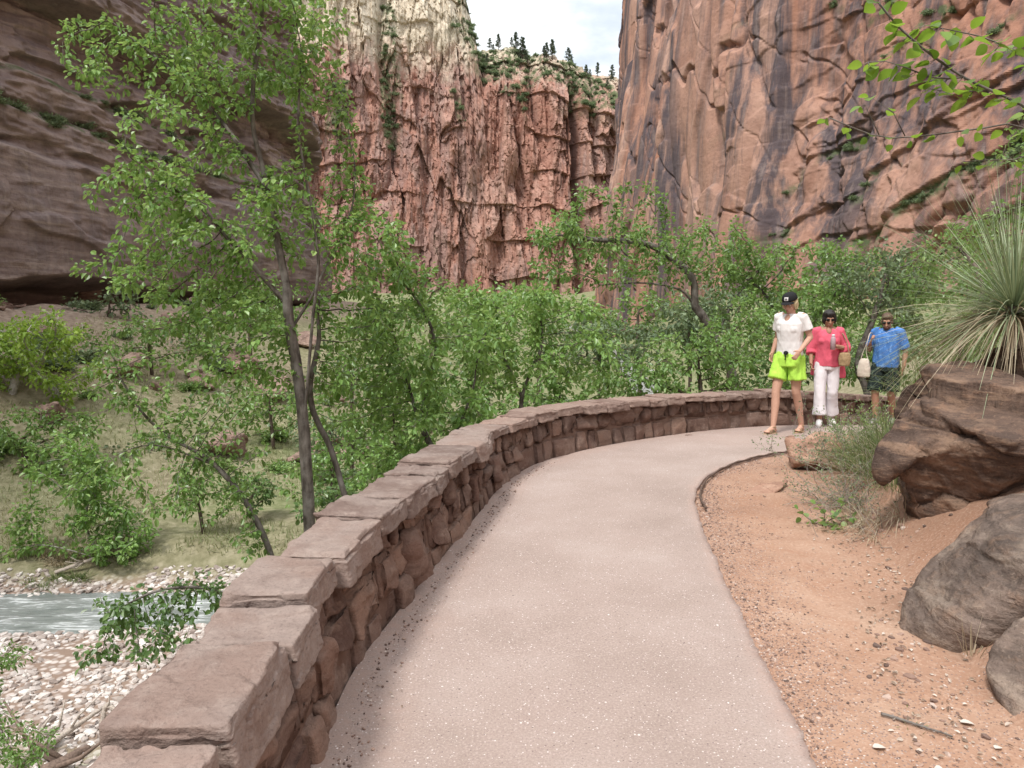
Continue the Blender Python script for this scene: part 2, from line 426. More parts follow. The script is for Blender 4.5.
# ------------------------------------------------------------------ river
def make_river():
    t = NT('river_water'); v = t.coords((1, 1, 1))
    wv = t.coords((.5, 2.2, 1))
    n1 = t.noise(wv, 1.6, 5, .6, .6); n2 = t.noise(wv, 6, 4, .6, .4)
    c = t.mix(t.ramp(n1, [(.35, 0), (.7, 1)]), (.16, .18, .17), (.30, .32, .31))
    foam = t.ramp(t.math('ADD', t.math('MULTIPLY', n1, .6), t.math('MULTIPLY', n2, .45)), [(.55, 0), (.66, .85)])
    c = t.mix(foam, c, (.72, .75, .76))
    h = t.math('ADD', n1, t.math('MULTIPLY', n2, .35))
    t.bsdf(c, .22, t.bump(h, .8, .12), .5)
    P = catmull(RIVER, 400); T = np.gradient(P, axis=0); T /= np.linalg.norm(T, axis=1, keepdims=True)
    N = np.stack([-T[:, 1], T[:, 0]], 1); w = np.linspace(-2.6, 2.6, 16)
    V = P[:, None, :]+N[:, None, :]*w[None, :, None]
    x, y = V[..., 0], V[..., 1]; z = -6.60+.05*fbm2(x*.8, y*2, 3, 3)
    fz = sst(120, 320, y)*12*1.0
    o = mk('river_water', np.stack([x, y, z], -1).reshape(-1, 3), gridF(400, 16)[:, ::-1], t.m, smooth=True)
    tag(o, kind='structure')
make_river()

# ------------------------------------------------------------------ cliffs
def rockmat(name, base, alt, streak, bscale=1, streakamt=.6, strat=0, bumpd=.3, crackcol=(.10, .07, .06), top=None, veg=None, zt=None):
    t = NT(name)
    v = t.coords((bscale,)*3)
    vs = t.coords((.55*bscale, .55*bscale, .035*bscale))          # vertical streaks
    vh = t.coords((.12*bscale, .12*bscale, 1.6*bscale))           # bedding
    a = t.attr('v'); 
    big = t.noise(v, .05, 5, .55); mid = t.noise(v, .45, 8, .62); fine = t.noise(v, 3.0, 6, .65)
    c = t.mix(t.ramp(big, [(.35, 0), (.65, 1)]), base[0], base[1])
    c = t.mix(t.math('MULTIPLY', t.ramp(mid, [(.4, 0), (.68, 1)]), .7), c, alt[0])
    c = t.mix(t.math('MULTIPLY', t.ramp(a, [(.5, 0), (1, 1)]), .6), c, alt[1])
    s1 = t.noise(vs, .55, 7, .68, .2); s2 = t.noise(vs, 2.2, 5, .6)
    s = t.math('ADD', t.math('MULTIPLY', s1, .7), t.math('MULTIPLY', s2, .3))
    area = t.noise(v, .035, 3, .5)
    sm = t.math('MULTIPLY', t.ramp(s, [(.45, 0), (.55, 1)]), t.ramp(t.math('ADD', area, t.math('MULTIPLY', t.attr('dark'), .5)), [(.36, .22), (.52, 1)]))
    c = t.mix(t.math('MULTIPLY', sm, streakamt), c, streak)
    c = t.mix(t.math('MULTIPLY', t.ramp(s2, [(.56, 0), (.72, 1)]), .28), c, alt[2])
    if strat:
        hs = t.noise(vh, 1.2, 6, .6)
        c = t.mix(t.math('MULTIPLY', t.ramp(hs, [(.5, 0), (.66, 1)]), strat), c, alt[2])
        c = t.mix(t.math('MULTIPLY', t.ramp(hs, [(.32, 1), (.45, 0)]), strat), c, crackcol)
    c = t.mix(t.math('MULTIPLY', t.ramp(fine, [(.3, 1), (.48, 0)]), .35), c, crackcol)
    if top:
        sp = t.n('SeparateXYZ'); t.set(sp.inputs[0], t.n('NewGeometry').outputs['Position'])
        zz = t.math('ADD', sp.outputs[2], t.math('MULTIPLY', t.math('SUBTRACT', mid, .5), zt[2]))
        mr = t.n('MapRange'); t.set(mr.inputs[0], zz); mr.inputs[1].default_value = zt[0]; mr.inputs[2].default_value = zt[1]
        c = t.mix(mr.outputs[0], c, t.mix(t.ramp(fine, [(.3, 0), (.6, 1)]), top[0], top[1]))
    if veg:
        vg = t.math('MULTIPLY', t.attr('ledge'), t.ramp(t.noise(v, .9, 6, .7), [(.44, 0), (.56, 1)]))
        c = t.mix(vg, c, t.mix(fine, veg[0], veg[1]))
    h = t.math('ADD', t.math('MULTIPLY', mid, 1.0), t.math('MULTIPLY', fine, .35))
    h = t.math('ADD', h, t.math('MULTIPLY', t.noise(v, 11, 4, .6), .10))
    if strat: h = t.math('ADD', h, t.math('MULTIPLY', hs, 1.3*strat if strat > .2 else 0))
    t.bsdf(c, .9, t.bump(h, 1, bumpd), .2)
    return t.m

def cliff(name, plan, z0, ztop, nu, nv, disp, mat, flip=False, back=None, curve=None):
    """plan: polyline, walked so that the visible side is on its right; ztop(u) height of the rim"""
    P = resample(catmull(plan, 2000), .05) if curve is None else curve
    d = np.concatenate([[0], np.cumsum(np.linalg.norm(np.diff(P, axis=0), axis=1))]); L = d[-1]
    u = np.linspace(0, L, nu)
    px, py = np.interp(u, d, P[:, 0]), np.interp(u, d, P[:, 1])
    k = max(3, int(nu*.02)); ker = np.ones(2*k+1)/(2*k+1)
    tx, ty = np.gradient(px), np.gradient(py)
    tx = np.convolve(np.pad(tx, k, 'edge'), ker, 'valid'); ty = np.convolve(np.pad(ty, k, 'edge'), ker, 'valid')
    ln = np.hypot(tx, ty); nx, ny = ty/ln, -tx/ln
    if flip: nx, ny = -nx, -ny
    v = np.linspace(0, 1, nv)
    U = np.repeat(u, nv); Vv = np.tile(v, nu)
    zt = np.repeat(ztop(u), nv)
    Zz = z0+(zt-z0)*Vv
    D, A = disp(U, Zz, Vv, zt)
    def box(a, k):
        for ax in (0, 1):
            pw = [(0, 0), (0, 0)]; pw[ax] = (k+1, k)
            c_ = np.cumsum(np.pad(a, pw, 'edge'), axis=ax)
            a = (c_[2*k+1:]-c_[:-2*k-1])/(2*k+1) if ax == 0 else (c_[:, 2*k+1:]-c_[:, :-2*k-1])/(2*k+1)
        return a
    D2 = D.reshape(nu, nv); cell = L/nu
    for k_ in ((3, 2) if name == 'right_cliff' else ()):        # steps far taller than the mesh can carry become steep ramps
        gm_ = np.maximum(np.abs(np.gradient(D2, axis=0)), np.abs(np.gradient(D2, axis=1)))
        wm = np.clip(box(sst(2.6*cell, 5*cell, gm_), k_)*2.2, 0, 1)
        D2 = D2*(1-wm)+box(box(D2, k_), k_)*wm
    D = D2.ravel()
    Dg = np.pad(D.reshape(nu, nv), 1, 'edge')
    Dg = (Dg[:-2]+2*Dg[1:-1]+Dg[2:])/4
    if name != 'far_cliff': D = ((Dg[:, :-2]+2*Dg[:, 1:-1]+Dg[:, 2:])/4).ravel()
    NX, NY = np.repeat(nx, nv), np.repeat(ny, nv)
    Vx = np.repeat(px, nv)+NX*D; Vy = np.repeat(py, nv)+NY*D
    Zo = Zz
    F = gridF(nu, nv)
    if not flip: F = F[:, ::-1]
    return mk(name, np.stack([Vx, Vy, Zo], 1), F[:, ::-1] if False else F, mat, smooth=False, vattr=A), (u, px, py, nx, ny, L)

def blocks(u, z, su, sz, amp, tilt, seed, crack=.08, cw=.06, warp=.35, shear=0.):
    wu = u/su+shear*z/sz+warp*fbm2(u/su*.7, z/sz*.7, 3, seed+50); wz = z/sz+warp*fbm2(u/su*.7+7, z/sz*.7, 3, seed+60)
    f1, e, r1, r2, ox, oy = worley(wu, wz, seed)
    tx = (r1*7.3 % 1)-.5; ty = (r2*5.7 % 1)-.5
    return amp*(r1-.5)*2+tilt*(tx*ox+ty*oy)*2-crack*sst(cw, 0, e), r1, r2, e

# --- far canyon wall, about 330 m away
def disp_far(U, Z, V, zt):
    big = 9*fbm2(U/38, Z/170, 4, 101); rid = 1-np.abs(fbm2(U/26, Z/110, 3, 102))*2.6
    b1, r1, r2, e1 = blocks(U, Z, 9, 44, 2.2, 3.0, 103, .3, .04, .5)
    b2, q1, q2, e2 = blocks(U, Z, 3.6, 13, .9, 1.7, 104, .15, .06, .7)
    b3, q3, q4, e3 = blocks(U, Z, 1.5, 3.8, .45, .9, 105, .1, .1, .8)
    fl = 1-np.abs(fbm2(U/9, Z/60, 4, 112))*2.4; fl2 = 1-np.abs(fbm2(U/3.6, Z/20, 4, 113))*2.4
    D = big-6.5*np.clip(rid, 0, 1)**2+b1+b2+b3+.7*fbm2(U/3, Z/4, 4, 106)-1.7*np.clip(fl, 0, 1)**2-.8*np.clip(fl2, 0, 1)**2
    # ledges
    ph = Z/17+.5*fbm2(U/30, Z/30, 3, 108); st = ph-np.floor(ph)
    D = D+2.8*(1-st)*sst(-.35, .2, fbm2(U/25, Z/60, 3, 115))
    lean = sst(.55, 1, V)
    top = zt
    D = D-.12*(Z)-34*np.maximum(0, V-.80)**1.3*(4.0)
    # dark slot left of the right-hand cliff
    slot = np.exp(-((U-SLOT)/3.2)**2)*sst(118, 95, Z)
    D = D-16*slot
    led = np.clip(1.0*sst(.70, .88, V)*sst(-.25, .2, fbm2(U/12, Z/8, 3, 118))+.9*sst(.22, .45, fbm2(U/11, Z/32, 4, 110)), 0, 1)
    return D, {'v': np.clip(r1*.6+q1*.4, 0, 1), 'dark': sst(.0, .5, fbm2(U/20, Z/50, 3, 111)), 'ledge': led}
far_plan = [(-170, 270), (-120, 325), (-70, 345), (-20, 352), (20, 360), (48, 368), (90, 378), (150, 395)]
fp = resample(catmull(far_plan, 2000), .05)
fd = np.concatenate([[0], np.cumsum(np.linalg.norm(np.diff(fp, axis=0), axis=1))])
fpx = 512+F*fp[:, 0]/fp[:, 1]
def far_u(px): return float(np.interp(px, fpx, fd))
SLOT = far_u(583)
_tp = [(0, -160), (300, -160), (400, -110), (440, -70), (468, -30), (482, 12), (490, 50), (505, 44), (530, 50), (550, 58), (570, 62), (590, 68), (606, 72), (640, 80), (900, 85)]
def far_top(u):
    px = np.interp(u, fd, fpx); Yd = np.interp(u, fd, fp[:, 1])+36
    py = np.interp(px, [p[0] for p in _tp], [p[1] for p in _tp])+7.0*fbm2(u/9, u*0, 4, 120)
    dz = (384-py)/F
    return CAM_H+Yd*(-math.sin(PITCH)+dz*math.cos(PITCH))/(math.cos(PITCH)+dz*math.sin(PITCH))
M['far'] = rockmat('pink_sandstone', [(.35, .175, .13), (.42, .24, .185)], [(.26, .135, .105), (.49, .32, .26), (.55, .41, .34)], (.21, .15, .14), .32, .6, .12, .7,
                   top=[(.46, .38, .29), (.62, .55, .44)], zt=(108, 128, 50), veg=[(.07, .09, .04), (.14, .16, .08)], crackcol=(.18, .105, .085))
FARN = (900, 520)
far_o, far_i = cliff('far_cliff', far_plan, -2, far_top, *FARN, disp_far, M['far'], curve=fp)
tag(far_o, kind='structure')

# --- right-hand cliff
rp = resample(catmull(CLIFF_R[::-1], 2000), .05)       # walked from far to near
rd = np.concatenate([[0], np.cumsum(np.linalg.norm(np.diff(rp, axis=0), axis=1))])
rpx = 512+F*rp[:, 0]/np.maximum(rp[:, 1], 5)
i200 = int(np.argmin(rpx[:len(rpx)//2+2000])) if True else 0
def disp_right(U, Z, V, zt):
    bx = sst(U_MID-22, U_MID+22, U)            # more broken, bedded rock on the near part
    big = 5*fbm2(U/30, Z/90, 4, 201)
    b1, r1, r2, e1 = blocks(U, Z, 17, 75, 1.3, 1.8, 203, .7, .02, .30, .18)
    b2, q1, q2, e2 = blocks(U, Z, 8.5, 24, .6, 1.1, 204, .22, .025, .45, .3)
    b3, q3, q4, e3 = blocks(U, Z, 11, 5.5, .5, .9, 205, .25, .04, .9, -.9)
    b4, q5, q6, e4 = blocks(U, Z, 1.9, 4.0, .14, .40, 206, .07, .06, .7, .3)
    ph = (Z-.45*U)/9+.5*fbm2(U/16, Z/16, 3, 208); st = ph-np.floor(ph)
    pat = sst(-.25, .35, fbm2(U/14, Z/20, 3, 220))
    fl = 1-np.abs(fbm2(U/15+.12*Z/15, Z/90, 3, 221))*2.6
    D = big+b1+b2*(.35+.65*bx)*pat+b3*.9*bx+b4*(.12+.88*bx*pat)+(.06+.20*bx)*fbm2(U/1.5, Z/2.2, 4, 207)-1.6*np.clip(fl, 0, 1)**3
    D = D-1.5*sst(.030, .0, np.abs(fbm2(U/17+.02*Z, Z/85, 4, 231)))-.8*sst(.022, 0, np.abs(fbm2(U/11+.07*Z, Z/30, 4, 232)))+bx*1.1*(1-st)*pat-.09*Z*(1-bx)-.26*Z*bx
    D = D-1.2*sst(.25, .32, fbm2(U/14, Z/34, 3, 209))
    led = bx*sst(.70, .9, st)*sst(.0, .3, fbm2(U/9, Z/9, 3, 212)+.1)
    return D, {'v': np.clip(r1*.5+q1*.5, 0, 1), 'dark': sst(-.1, .4, fbm2(U/16, Z/60, 3, 211)), 'ledge': led}
U_MID = float(np.interp(730, rpx[i200:], rd[i200:]))
M['right'] = rockmat('orange_sandstone', [(.32, .155, .10), (.37, .22, .165)], [(.22, .115, .085), (.41, .28, .225), (.48, .36, .30)], (.070, .058, .066), .5, .95, .05, .35,
                     veg=[(.06, .085, .04), (.13, .16, .08)], crackcol=(.10, .06, .05))
right_o, right_i = cliff('right_cliff', CLIFF_R[::-1], -8, lambda u: 125+0*u, 1250, 820, disp_right, M['right'], curve=rp)
tag(right_o, kind='structure')

# --- left-hand cliff: bedded, overhanging, with a dark hollow along its foot
lp = resample(catmull(CLIFF_L, 2000), .05)
ld = np.concatenate([[0], np.cumsum(np.linalg.norm(np.diff(lp, axis=0), axis=1))])
def disp_left(U, Z, V, zt):
    zz = Z+.9*fbm2(U/9, Z/9, 4, 301)+.035*(U-40)
    prof = np.interp(zz, [-3, 1.0, 3.0, 3.9, 4.3, 8, 12.2, 12.8, 14.6, 15.2, 17.0, 17.6, 19.2, 19.8, 22.4, 22.9, 25, 60],
                     [-3.2, -3.0, -3.4, -1.0, .9, 1.2, .6, -.4, -.2, -.9, -1.0, -1.6, -1.7, -2.3, -2.8, .1, 0, -6])
    b1, r1, r2, e1 = blocks(U, Z, 9, 5.5, .35, .7, 303, .08, .03, .6)
    b2, q1, q2, e2 = blocks(U, Z, 4.2, .8, .26, .4, 304, .06, .08, .6)
    b3, q3, q4, e3 = blocks(U, Z, 1.4, .3, .09, .14, 306, .03, .1, .6)
    rough = sst(11.5, 13, zz)*.8+.22+.5*sst(3, 2.4, zz)
    D = prof+1.6*fbm2(U/16, Z/30, 3, 305)+b1*.6+(b2+b3)*rough*.9+.14*fbm2(U/.9, Z/.7, 4, 307)*(.5+rough)
    D = D-.8*sst(.3, .5, fbm2(U/4, Z/22, 3, 308))
    led = sst(.4, .9, np.exp(-((zz-14.9)/.5)**2)+np.exp(-((zz-17.2)/.4)**2)*.8)
    return D, {'v': np.clip(r1*.5+q1*.5, 0, 1), 'dark': sst(-.2, .3, fbm2(U/10, Z/18, 3, 311)), 'ledge': led}
M['left'] = rockmat('dark_sandstone', [(.205, .158, .150), (.265, .205, .190)], [(.165, .125, .115), (.32, .25, .22), (.46, .38, .33)], (.125, .105, .110), 1.1, .5, .38, .16,
                    veg=[(.05, .08, .03), (.12, .15, .07)], crackcol=(.07, .045, .04))
left_o, left_i = cliff('left_cliff', CLIFF_L, -3, lambda u: 62+0*u, 1250, 700, disp_left, M['left'], curve=lp)
tag(left_o, kind='structure')
# ------------------------------------------------------------------ stone parapet wall
def stonemat(name, cols, dusty, bs=1.0, bd=.02, rough=.88):
    bs = bs*1.0
    t = NT(name); v = t.coords(); a = t.attr('v')
    big = t.noise(v, 3.2*bs, 5, .6); mid = t.noise(v, 14*bs, 7, .65); fine = t.noise(v, 85*bs, 4, .65)
    vh = t.coords((1, 1, 4), (.25, .1, 0)); lay = t.noise(vh, 7*bs, 5, .6, .3)
    c = t.ramp(a, [(0, cols[0]), (.5, cols[1]), (1, cols[2])])
    c = t.mix(t.math('MULTIPLY', t.ramp(big, [(.42, 0), (.60, 1)]), .7), c, cols[3])
    c = t.mix(t.math('MULTIPLY', t.ramp(mid, [(.5, 0), (.72, 1)]), .5), c, dusty)
    c = t.mix(t.math('MULTIPLY', t.ramp(lay, [(.34, 1), (.47, 0)]), .35), c, cols[0])
    c = t.mix(t.math('MULTIPLY', t.ramp(fine, [(.3, 1), (.45, 0)]), .4), c, tuple(x*.5 for x in cols[0]))
    c = t.mix(t.math('MULTIPLY', t.ramp(fine, [(.58, 0), (.75, 1)]), .25), c, tuple(min(1, x*1.6) for x in cols[3]))
    h = t.math('ADD', t.math('MULTIPLY', mid, .9), t.math('MULTIPLY', fine, .22)); h = t.math('ADD', h, t.math('MULTIPLY', lay, .5))
    t.bsdf(c, rough, t.bump(h, .9, bd), .25)
    return t.m
M['wallstone'] = stonemat('wall_sandstone', [(.085, .050, .040), (.165, .095, .072), (.25, .155, .115), (.20, .14, .115)], (.33, .235, .185))
M['capstone'] = stonemat('cap_sandstone', [(.135, .092, .078), (.19, .135, .114), (.255, .18, .15), (.27, .215, .19)], (.36, .29, .25), 1, .02)
M['farcap'] = stonemat('far_cap_sandstone', [(.13, .082, .068), (.20, .13, .105), (.29, .20, .165), (.26, .19, .16)], (.38, .29, .24))
M['mortar'] = simple('wall_mortar', (.15, .092, .07), .95, .5, 30)
WC = resample(wallc, .02)
wd_ = np.concatenate([[0], np.cumsum(np.linalg.norm(np.diff(WC, axis=0), axis=1))])
WT = np.gradient(WC, axis=0); WT /= np.linalg.norm(WT, axis=1, keepdims=True)
def wsmooth(a, k=25):
    return np.stack([np.convolve(np.pad(a[:, i], k, 'edge'), np.ones(2*k+1)/(2*k+1), 'valid') for i in range(2)], 1)
WT = wsmooth(WT)
def wmap(s, t, w):
    x = np.interp(s, wd_, WC[:, 0]); y = np.interp(s, wd_, WC[:, 1])
    w = w+.13*t; t = np.where(t > 0, t*(1-.17*sst(3.5, 8.5, y)), t)
    tx = np.interp(s, wd_, WT[:, 0]); ty = np.interp(s, wd_, WT[:, 1]); l = np.hypot(tx, ty); tx, ty = tx/l, ty/l
    return np.stack([x-ty*w, y+tx*w, t+zpath(x, y)], -1)
def s_at_y(yy): return float(np.interp(yy, WC[:800, 1] if False else WC[:, 1][:int(np.argmax(WC[:, 1] > 9))], wd_[:int(np.argmax(WC[:, 1] > 9))]))
def cube_sphere(n):
    g = np.linspace(-1, 1, n+1)
    g = np.sign(g)*np.abs(g)**.8
    A, B = np.meshgrid(g, g, indexing='ij'); A = A.ravel(); B = B.ravel(); o = np.ones_like(A)
    faces = [(o, A, B), (-o, B, A), (B, o, A), (A, -o, B), (A, B, o), (B, A, -o)]
    V = np.concatenate([np.stack(f, 1) for f in faces]); q = gridF(n+1, n+1)
    Fq = np.concatenate([q+i*(n+1)**2 for i in range(6)])
    key = np.round(V*1e5).astype(np.int64); _, idx, inv = np.unique(key, axis=0, return_index=True, return_inverse=True)
    return V[idx], inv.ravel()[Fq]
_cs = {}
def stone(s0, s1, t0, t1, w0, w1, n, seed, rnd=9, jit=.12, amp=.012, bulge=0.0, capt=None, tz=0):
    if n not in _cs: _cs[n] = cube_sphere(n)
    P, Fq = _cs[n]; r = np.random.default_rng(seed)
    q = P/(np.sum(np.abs(P)**rnd, 1)**(1/rnd))[:, None]
    # corner shear; a faceted broken surface
    J = r.uniform(-1, 1, (2, 2, 2, 3))*jit
    u = (q+1)/2; off = 0
    for a in (0, 1):
        for b in (0, 1):
            for c in (0, 1):
                wgt = (u[:, 0] if a else 1-u[:, 0])*(u[:, 1] if b else 1-u[:, 1])*(u[:, 2] if c else 1-u[:, 2])
                off = off+wgt[:, None]*J[a, b, c]
    hs, ht, hw = (s1-s0)/2, (t1-t0)/2, (w1-w0)/2
    q2 = q.copy(); mn = min(hs, ht, hw)
    L = np.stack([q2[:, 0]*hs, q2[:, 1]*ht, q2[:, 2]*hw], 1)+off*mn*1.5
    nn = np.stack([q[:, 0]**5, q[:, 1]**5, q[:, 2]**5], 1); nn /= np.linalg.norm(nn, axis=1, keepdims=True)+1e-9
    sx = seed*3.17 % 97
    W = L+np.array([(s0+s1)/2, 0, 0])
    fa = worley(W[:, 0]*9+sx+.4*L[:, 2]*9, L[:, 1]*10+L[:, 2]*9, seed % 977)
    d0 = amp*1.1*((fa[2]-.5)+1.3*((fa[3]-.5)*fa[4]+(fa[2]*7.3 % 1-.5)*fa[5]))
    d = fbm3(W[:, 0]*5+sx, L[:, 1]*6, L[:, 2]*6, 4, seed % 1000)*amp*1.6
    d = d-np.abs(fbm3(W[:, 0]*9+sx, L[:, 1]*9+3, L[:, 2]*9, 3, seed % 1000+7))*amp*1.3
    d = d+fbm3(W[:, 0]*28+sx, L[:, 1]*34, L[:, 2]*28, 3, seed % 1000+9)*amp*.30
    d = d+d0*(np.abs(q[:, 1]) < .97 if capt is not None else 1)
    if bulge:      # split rock face: a few planes meeting
        g = r.uniform(-.5, .5, (4, 2)); o = r.uniform(-.02, .05, 4)
        pl = np.min(np.stack([o[i]+g[i, 0]*L[:, 0]*.9+g[i, 1]*L[:, 1]*.9 for i in range(4)]), 0)
        d = d+np.clip(pl, -.05, .05)*bulge*(q[:, 2] < -.5)
    if capt is not None:   # flat top stays flatter, edges break away in steps
        top = (q[:, 1] > .6)
        e = np.maximum(np.abs(q[:, 0]), np.abs(q[:, 2]))
        ch = vn2(W[:, 0]*9+sx, L[:, 2]*9, seed % 991)
        d = np.where(top, d*.45-.020*sst(.80, 1, e)*sst(-.3, .5, ch)*capt, d)
        # flaked layer
        fl = sst(.12, .16, fbm2(W[:, 0]*3+sx, L[:, 2]*3+5, 4, seed % 983))
        L[:, 1] -= np.where(q[:, 1] > .3, fl*.012*capt, 0)
    L = L+nn*d[:, None]
    if tz: L[:, 1] += tz*L[:, 0]
    Pm = wmap(L[:, 0]+(s0+s1)/2, L[:, 1]+(t0+t1)/2, L[:, 2]+(w0+w1)/2)
    return Pm, Fq
wall_root = empty('stone_wall', (WC[0][0], WC[0][1], 0))
tag(wall_root, 'low curving wall of red brown sandstone blocks with flat cap slabs along the path', 'wall')
off = np.array([WC[0][0], WC[0][1], 0])
# core
SN = resample(np.stack([wd_, wd_*0], 1), .1)[:, 0]
sec = [(0.052, -.35), (.052, .43), (.08, .45), (.20, .45), (.235, .43), (.26, -.9)]
core = np.stack([wmap(SN, np.full_like(SN, t), np.full_like(SN, w)) for w, t in sec], 1)
mk('mortar_core', core.reshape(-1, 3)-off, gridF(len(SN), len(sec)), M['mortar'], wall_root, False)
rw = np.random.default_rng(11)
fs = Acc(); caps = []
s = 1.0; k = 0; SEND = wd_[-1]-.3; s_far = s_at_y(6.5)
while s < SEND:
    near = s < s_far
    cw = rw.uniform(.26, .46) if near else rw.uniform(.26, .44)
    n1 = 22 if s < s_at_y(4.2) else (12 if near else 8)
    top = .455
    if near:
        cuts = [-.10]+sorted(rw.choice([0, 1], 1)*0+np.array([rw.uniform(.09, .15), rw.uniform(.26, .33)]))+[top]
    else:
        cuts = [-.08, rw.uniform(.19, .25), top]
    for i in range(len(cuts)-1):
        parts = [(s, s+cw)]
        if rw.random() < .42 and cw > .3:
            m = s+cw*rw.uniform(.38, .62); parts = [(s, m), (m, s+cw)]
        for a, b in parts:
            g = .007; pr = rw.uniform(-.018, .012)+(.022 if i == 0 else 0)
            sh = rw.uniform(-.03, .03)
            V, Fq = stone(a+g+sh*.3, b-g+sh*.3, cuts[i]+g, cuts[i+1]-g, pr, .15, n1, int(rw.integers(1, 99999)), 13, .11 if i else .06, .013 if i else .008, 1.2 if i else .5)
            fs.add(V, Fq, float(rw.random()))
    # plain outer face, seen only from the side
    for i, (a, b) in enumerate([(-.5, -.2), (-.2, .14), (.14, .45)]):
        V, Fq = stone(s+.01, s+cw-.01, a, b, .19, .28, 5, int(rw.integers(1, 99999)), 7, .13, .015)
        fs.add(V, Fq, float(rw.random()))
    s += cw; k += 1
fo = fs.build('facing_stones', M['wallstone'], wall_root, True, off)
# cap slabs
s = 1.3; ci = 0
first = [(.50, .18, -.010), (.46, .18, .004), (.27, .15, -.022), (.42, .12, .010), (.5, .13, -.004), (.40, .11, .008), (.52, .12, -.006)]
s0y = s_at_y(1.58)-.0
s = s0y-.50-.55*0
seq = []
while s < SEND:
    if len(seq) < len(first): L_c, th, dz = first[len(seq)]
    else: L_c, th, dz = rw.uniform(.26, .5), rw.uniform(.08, .14), rw.uniform(-.014, .012)
    seq.append((s, L_c, th, dz)); s += L_c
sb = s0y-.50
for i in range(3):
    sb -= .5; seq.insert(0, (sb, .5, .15, .0))
for (s, L_c, th, dz) in seq:
    if s < .3: continue
    nr = s < s_at_y(3.2); n2 = 56 if nr else (26 if s < s_far else 12)
    t1 = .552+dz+(rw.uniform(-.012, .014) if nr else 0); ow = rw.uniform(-.075, -.035); oo = rw.uniform(.21, .25) if nr else rw.uniform(.25, .31)
    V, Fq = stone(s+.004, s+L_c-.011, min(t1-th, .452), t1, ow, oo, n2, int(rw.integers(1, 99999)), 26 if nr else 18, .06, .009 if nr else .010, 0, 1.0, rw.uniform(-.02, .02))
    far_c = s > s_at_y(6.0)
    o = mk('capstone', V-off, Fq, M['capstone'] if not far_c else M['farcap'], wall_root, True, np.full(len(Fq), float(rw.random())))
# ------------------------------------------------------------------ trees grown towards the light of their own crowns
def barkmat(name, a, b, c, sc=12):
    t = NT(name); v = t.coords((1, 1, .25)); v2 = t.coords()
    n1 = t.noise(v, sc*2, 6, .65); n2 = t.noise(v2, sc*.5, 4, .6)
    col = t.mix(t.ramp(n1, [(.35, 0), (.62, 1)]), a, b); col = t.mix(t.math('MULTIPLY', t.ramp(n2, [(.45, 0), (.7, 1)]), .6), col, c)
    t.bsdf(col, .9, t.bump(n1, .8, .012), .2); return t.m
M['bark_dark'] = barkmat('grey_bark', (.045, .036, .03), (.14, .12, .105), (.28, .26, .24))
M['bark_pale'] = barkmat('pale_bark', (.20, .18, .16), (.38, .36, .33), (.50, .48, .45))
M['bark_brown'] = barkmat('brown_bark', (.045, .03, .025), (.12, .09, .07), (.18, .15, .12))
M['leaf_bright'] = leafmat('bright_leaves', (.075, .15, .036), (.18, .33, .08), (.38, .52, .19))
M['leaf_mid'] = leafmat('mid_green_leaves', (.065, .13, .032), (.155, .28, .07), (.33, .46, .17))
M['leaf_deep'] = leafmat('deep_green_leaves', (.045, .095, .03), (.11, .20, .06), (.25, .36, .14))
M['leaf_grey'] = leafmat('grey_green_leaves', (.06, .10, .05), (.14, .20, .10), (.28, .36, .20), .35, .6)
M['leaf_lime'] = leafmat('lime_leaves', (.15, .25, .04), (.27, .42, .07), (.42, .56, .13))
M['needle'] = leafmat('pine_needles', (.05, .075, .045), (.09, .125, .075), (.15, .19, .12), .15, .7)

LEAFCOUNT = [0]
def leaves(P, D, L, W, r, droop=.25, shape='oval', fold=.25, rv=None):
    """leaf blades: P base points, D directions; returns V, F (quads), v"""
    n = len(P)
    D = D/(np.linalg.norm(D, axis=1, keepdims=True)+1e-9)
    up = r.normal(size=(n, 3))*.55+np.array([0, 0, 1.])
    S = np.cross(D, up); S /= np.linalg.norm(S, axis=1, keepdims=True)+1e-9
    N = np.cross(S, D)
    L = L[:, None]; W = W[:, None]
    tip = P+D*L-np.array([0, 0, 1.])*L*droop*r.uniform(.3, 1.4, (n, 1))
    a, b = (.35, .72) if shape == 'oval' else (.28, .62)
    wa, wb = (.5, .40) if shape == 'oval' else (.5, .30)
    ma, mb = P*(1-a)+tip*a, P*(1-b)+tip*b
    f = fold*W
    l1, l2 = ma+S*W*wa+N*f, mb+S*W*wb+N*f
    r1, r2 = ma-S*W*wa+N*f, mb-S*W*wb+N*f
    V = np.stack([P, l1, l2, tip, r2, r1], 1).reshape(-1, 3)
    i = np.arange(n)*6
    F = np.concatenate([np.stack([i, i+3, i+2, i+1], 1), np.stack([i, i+5, i+4, i+3], 1)])
    if rv is None: rv = r.random(n)
    return V, F, np.concatenate([rv, rv])

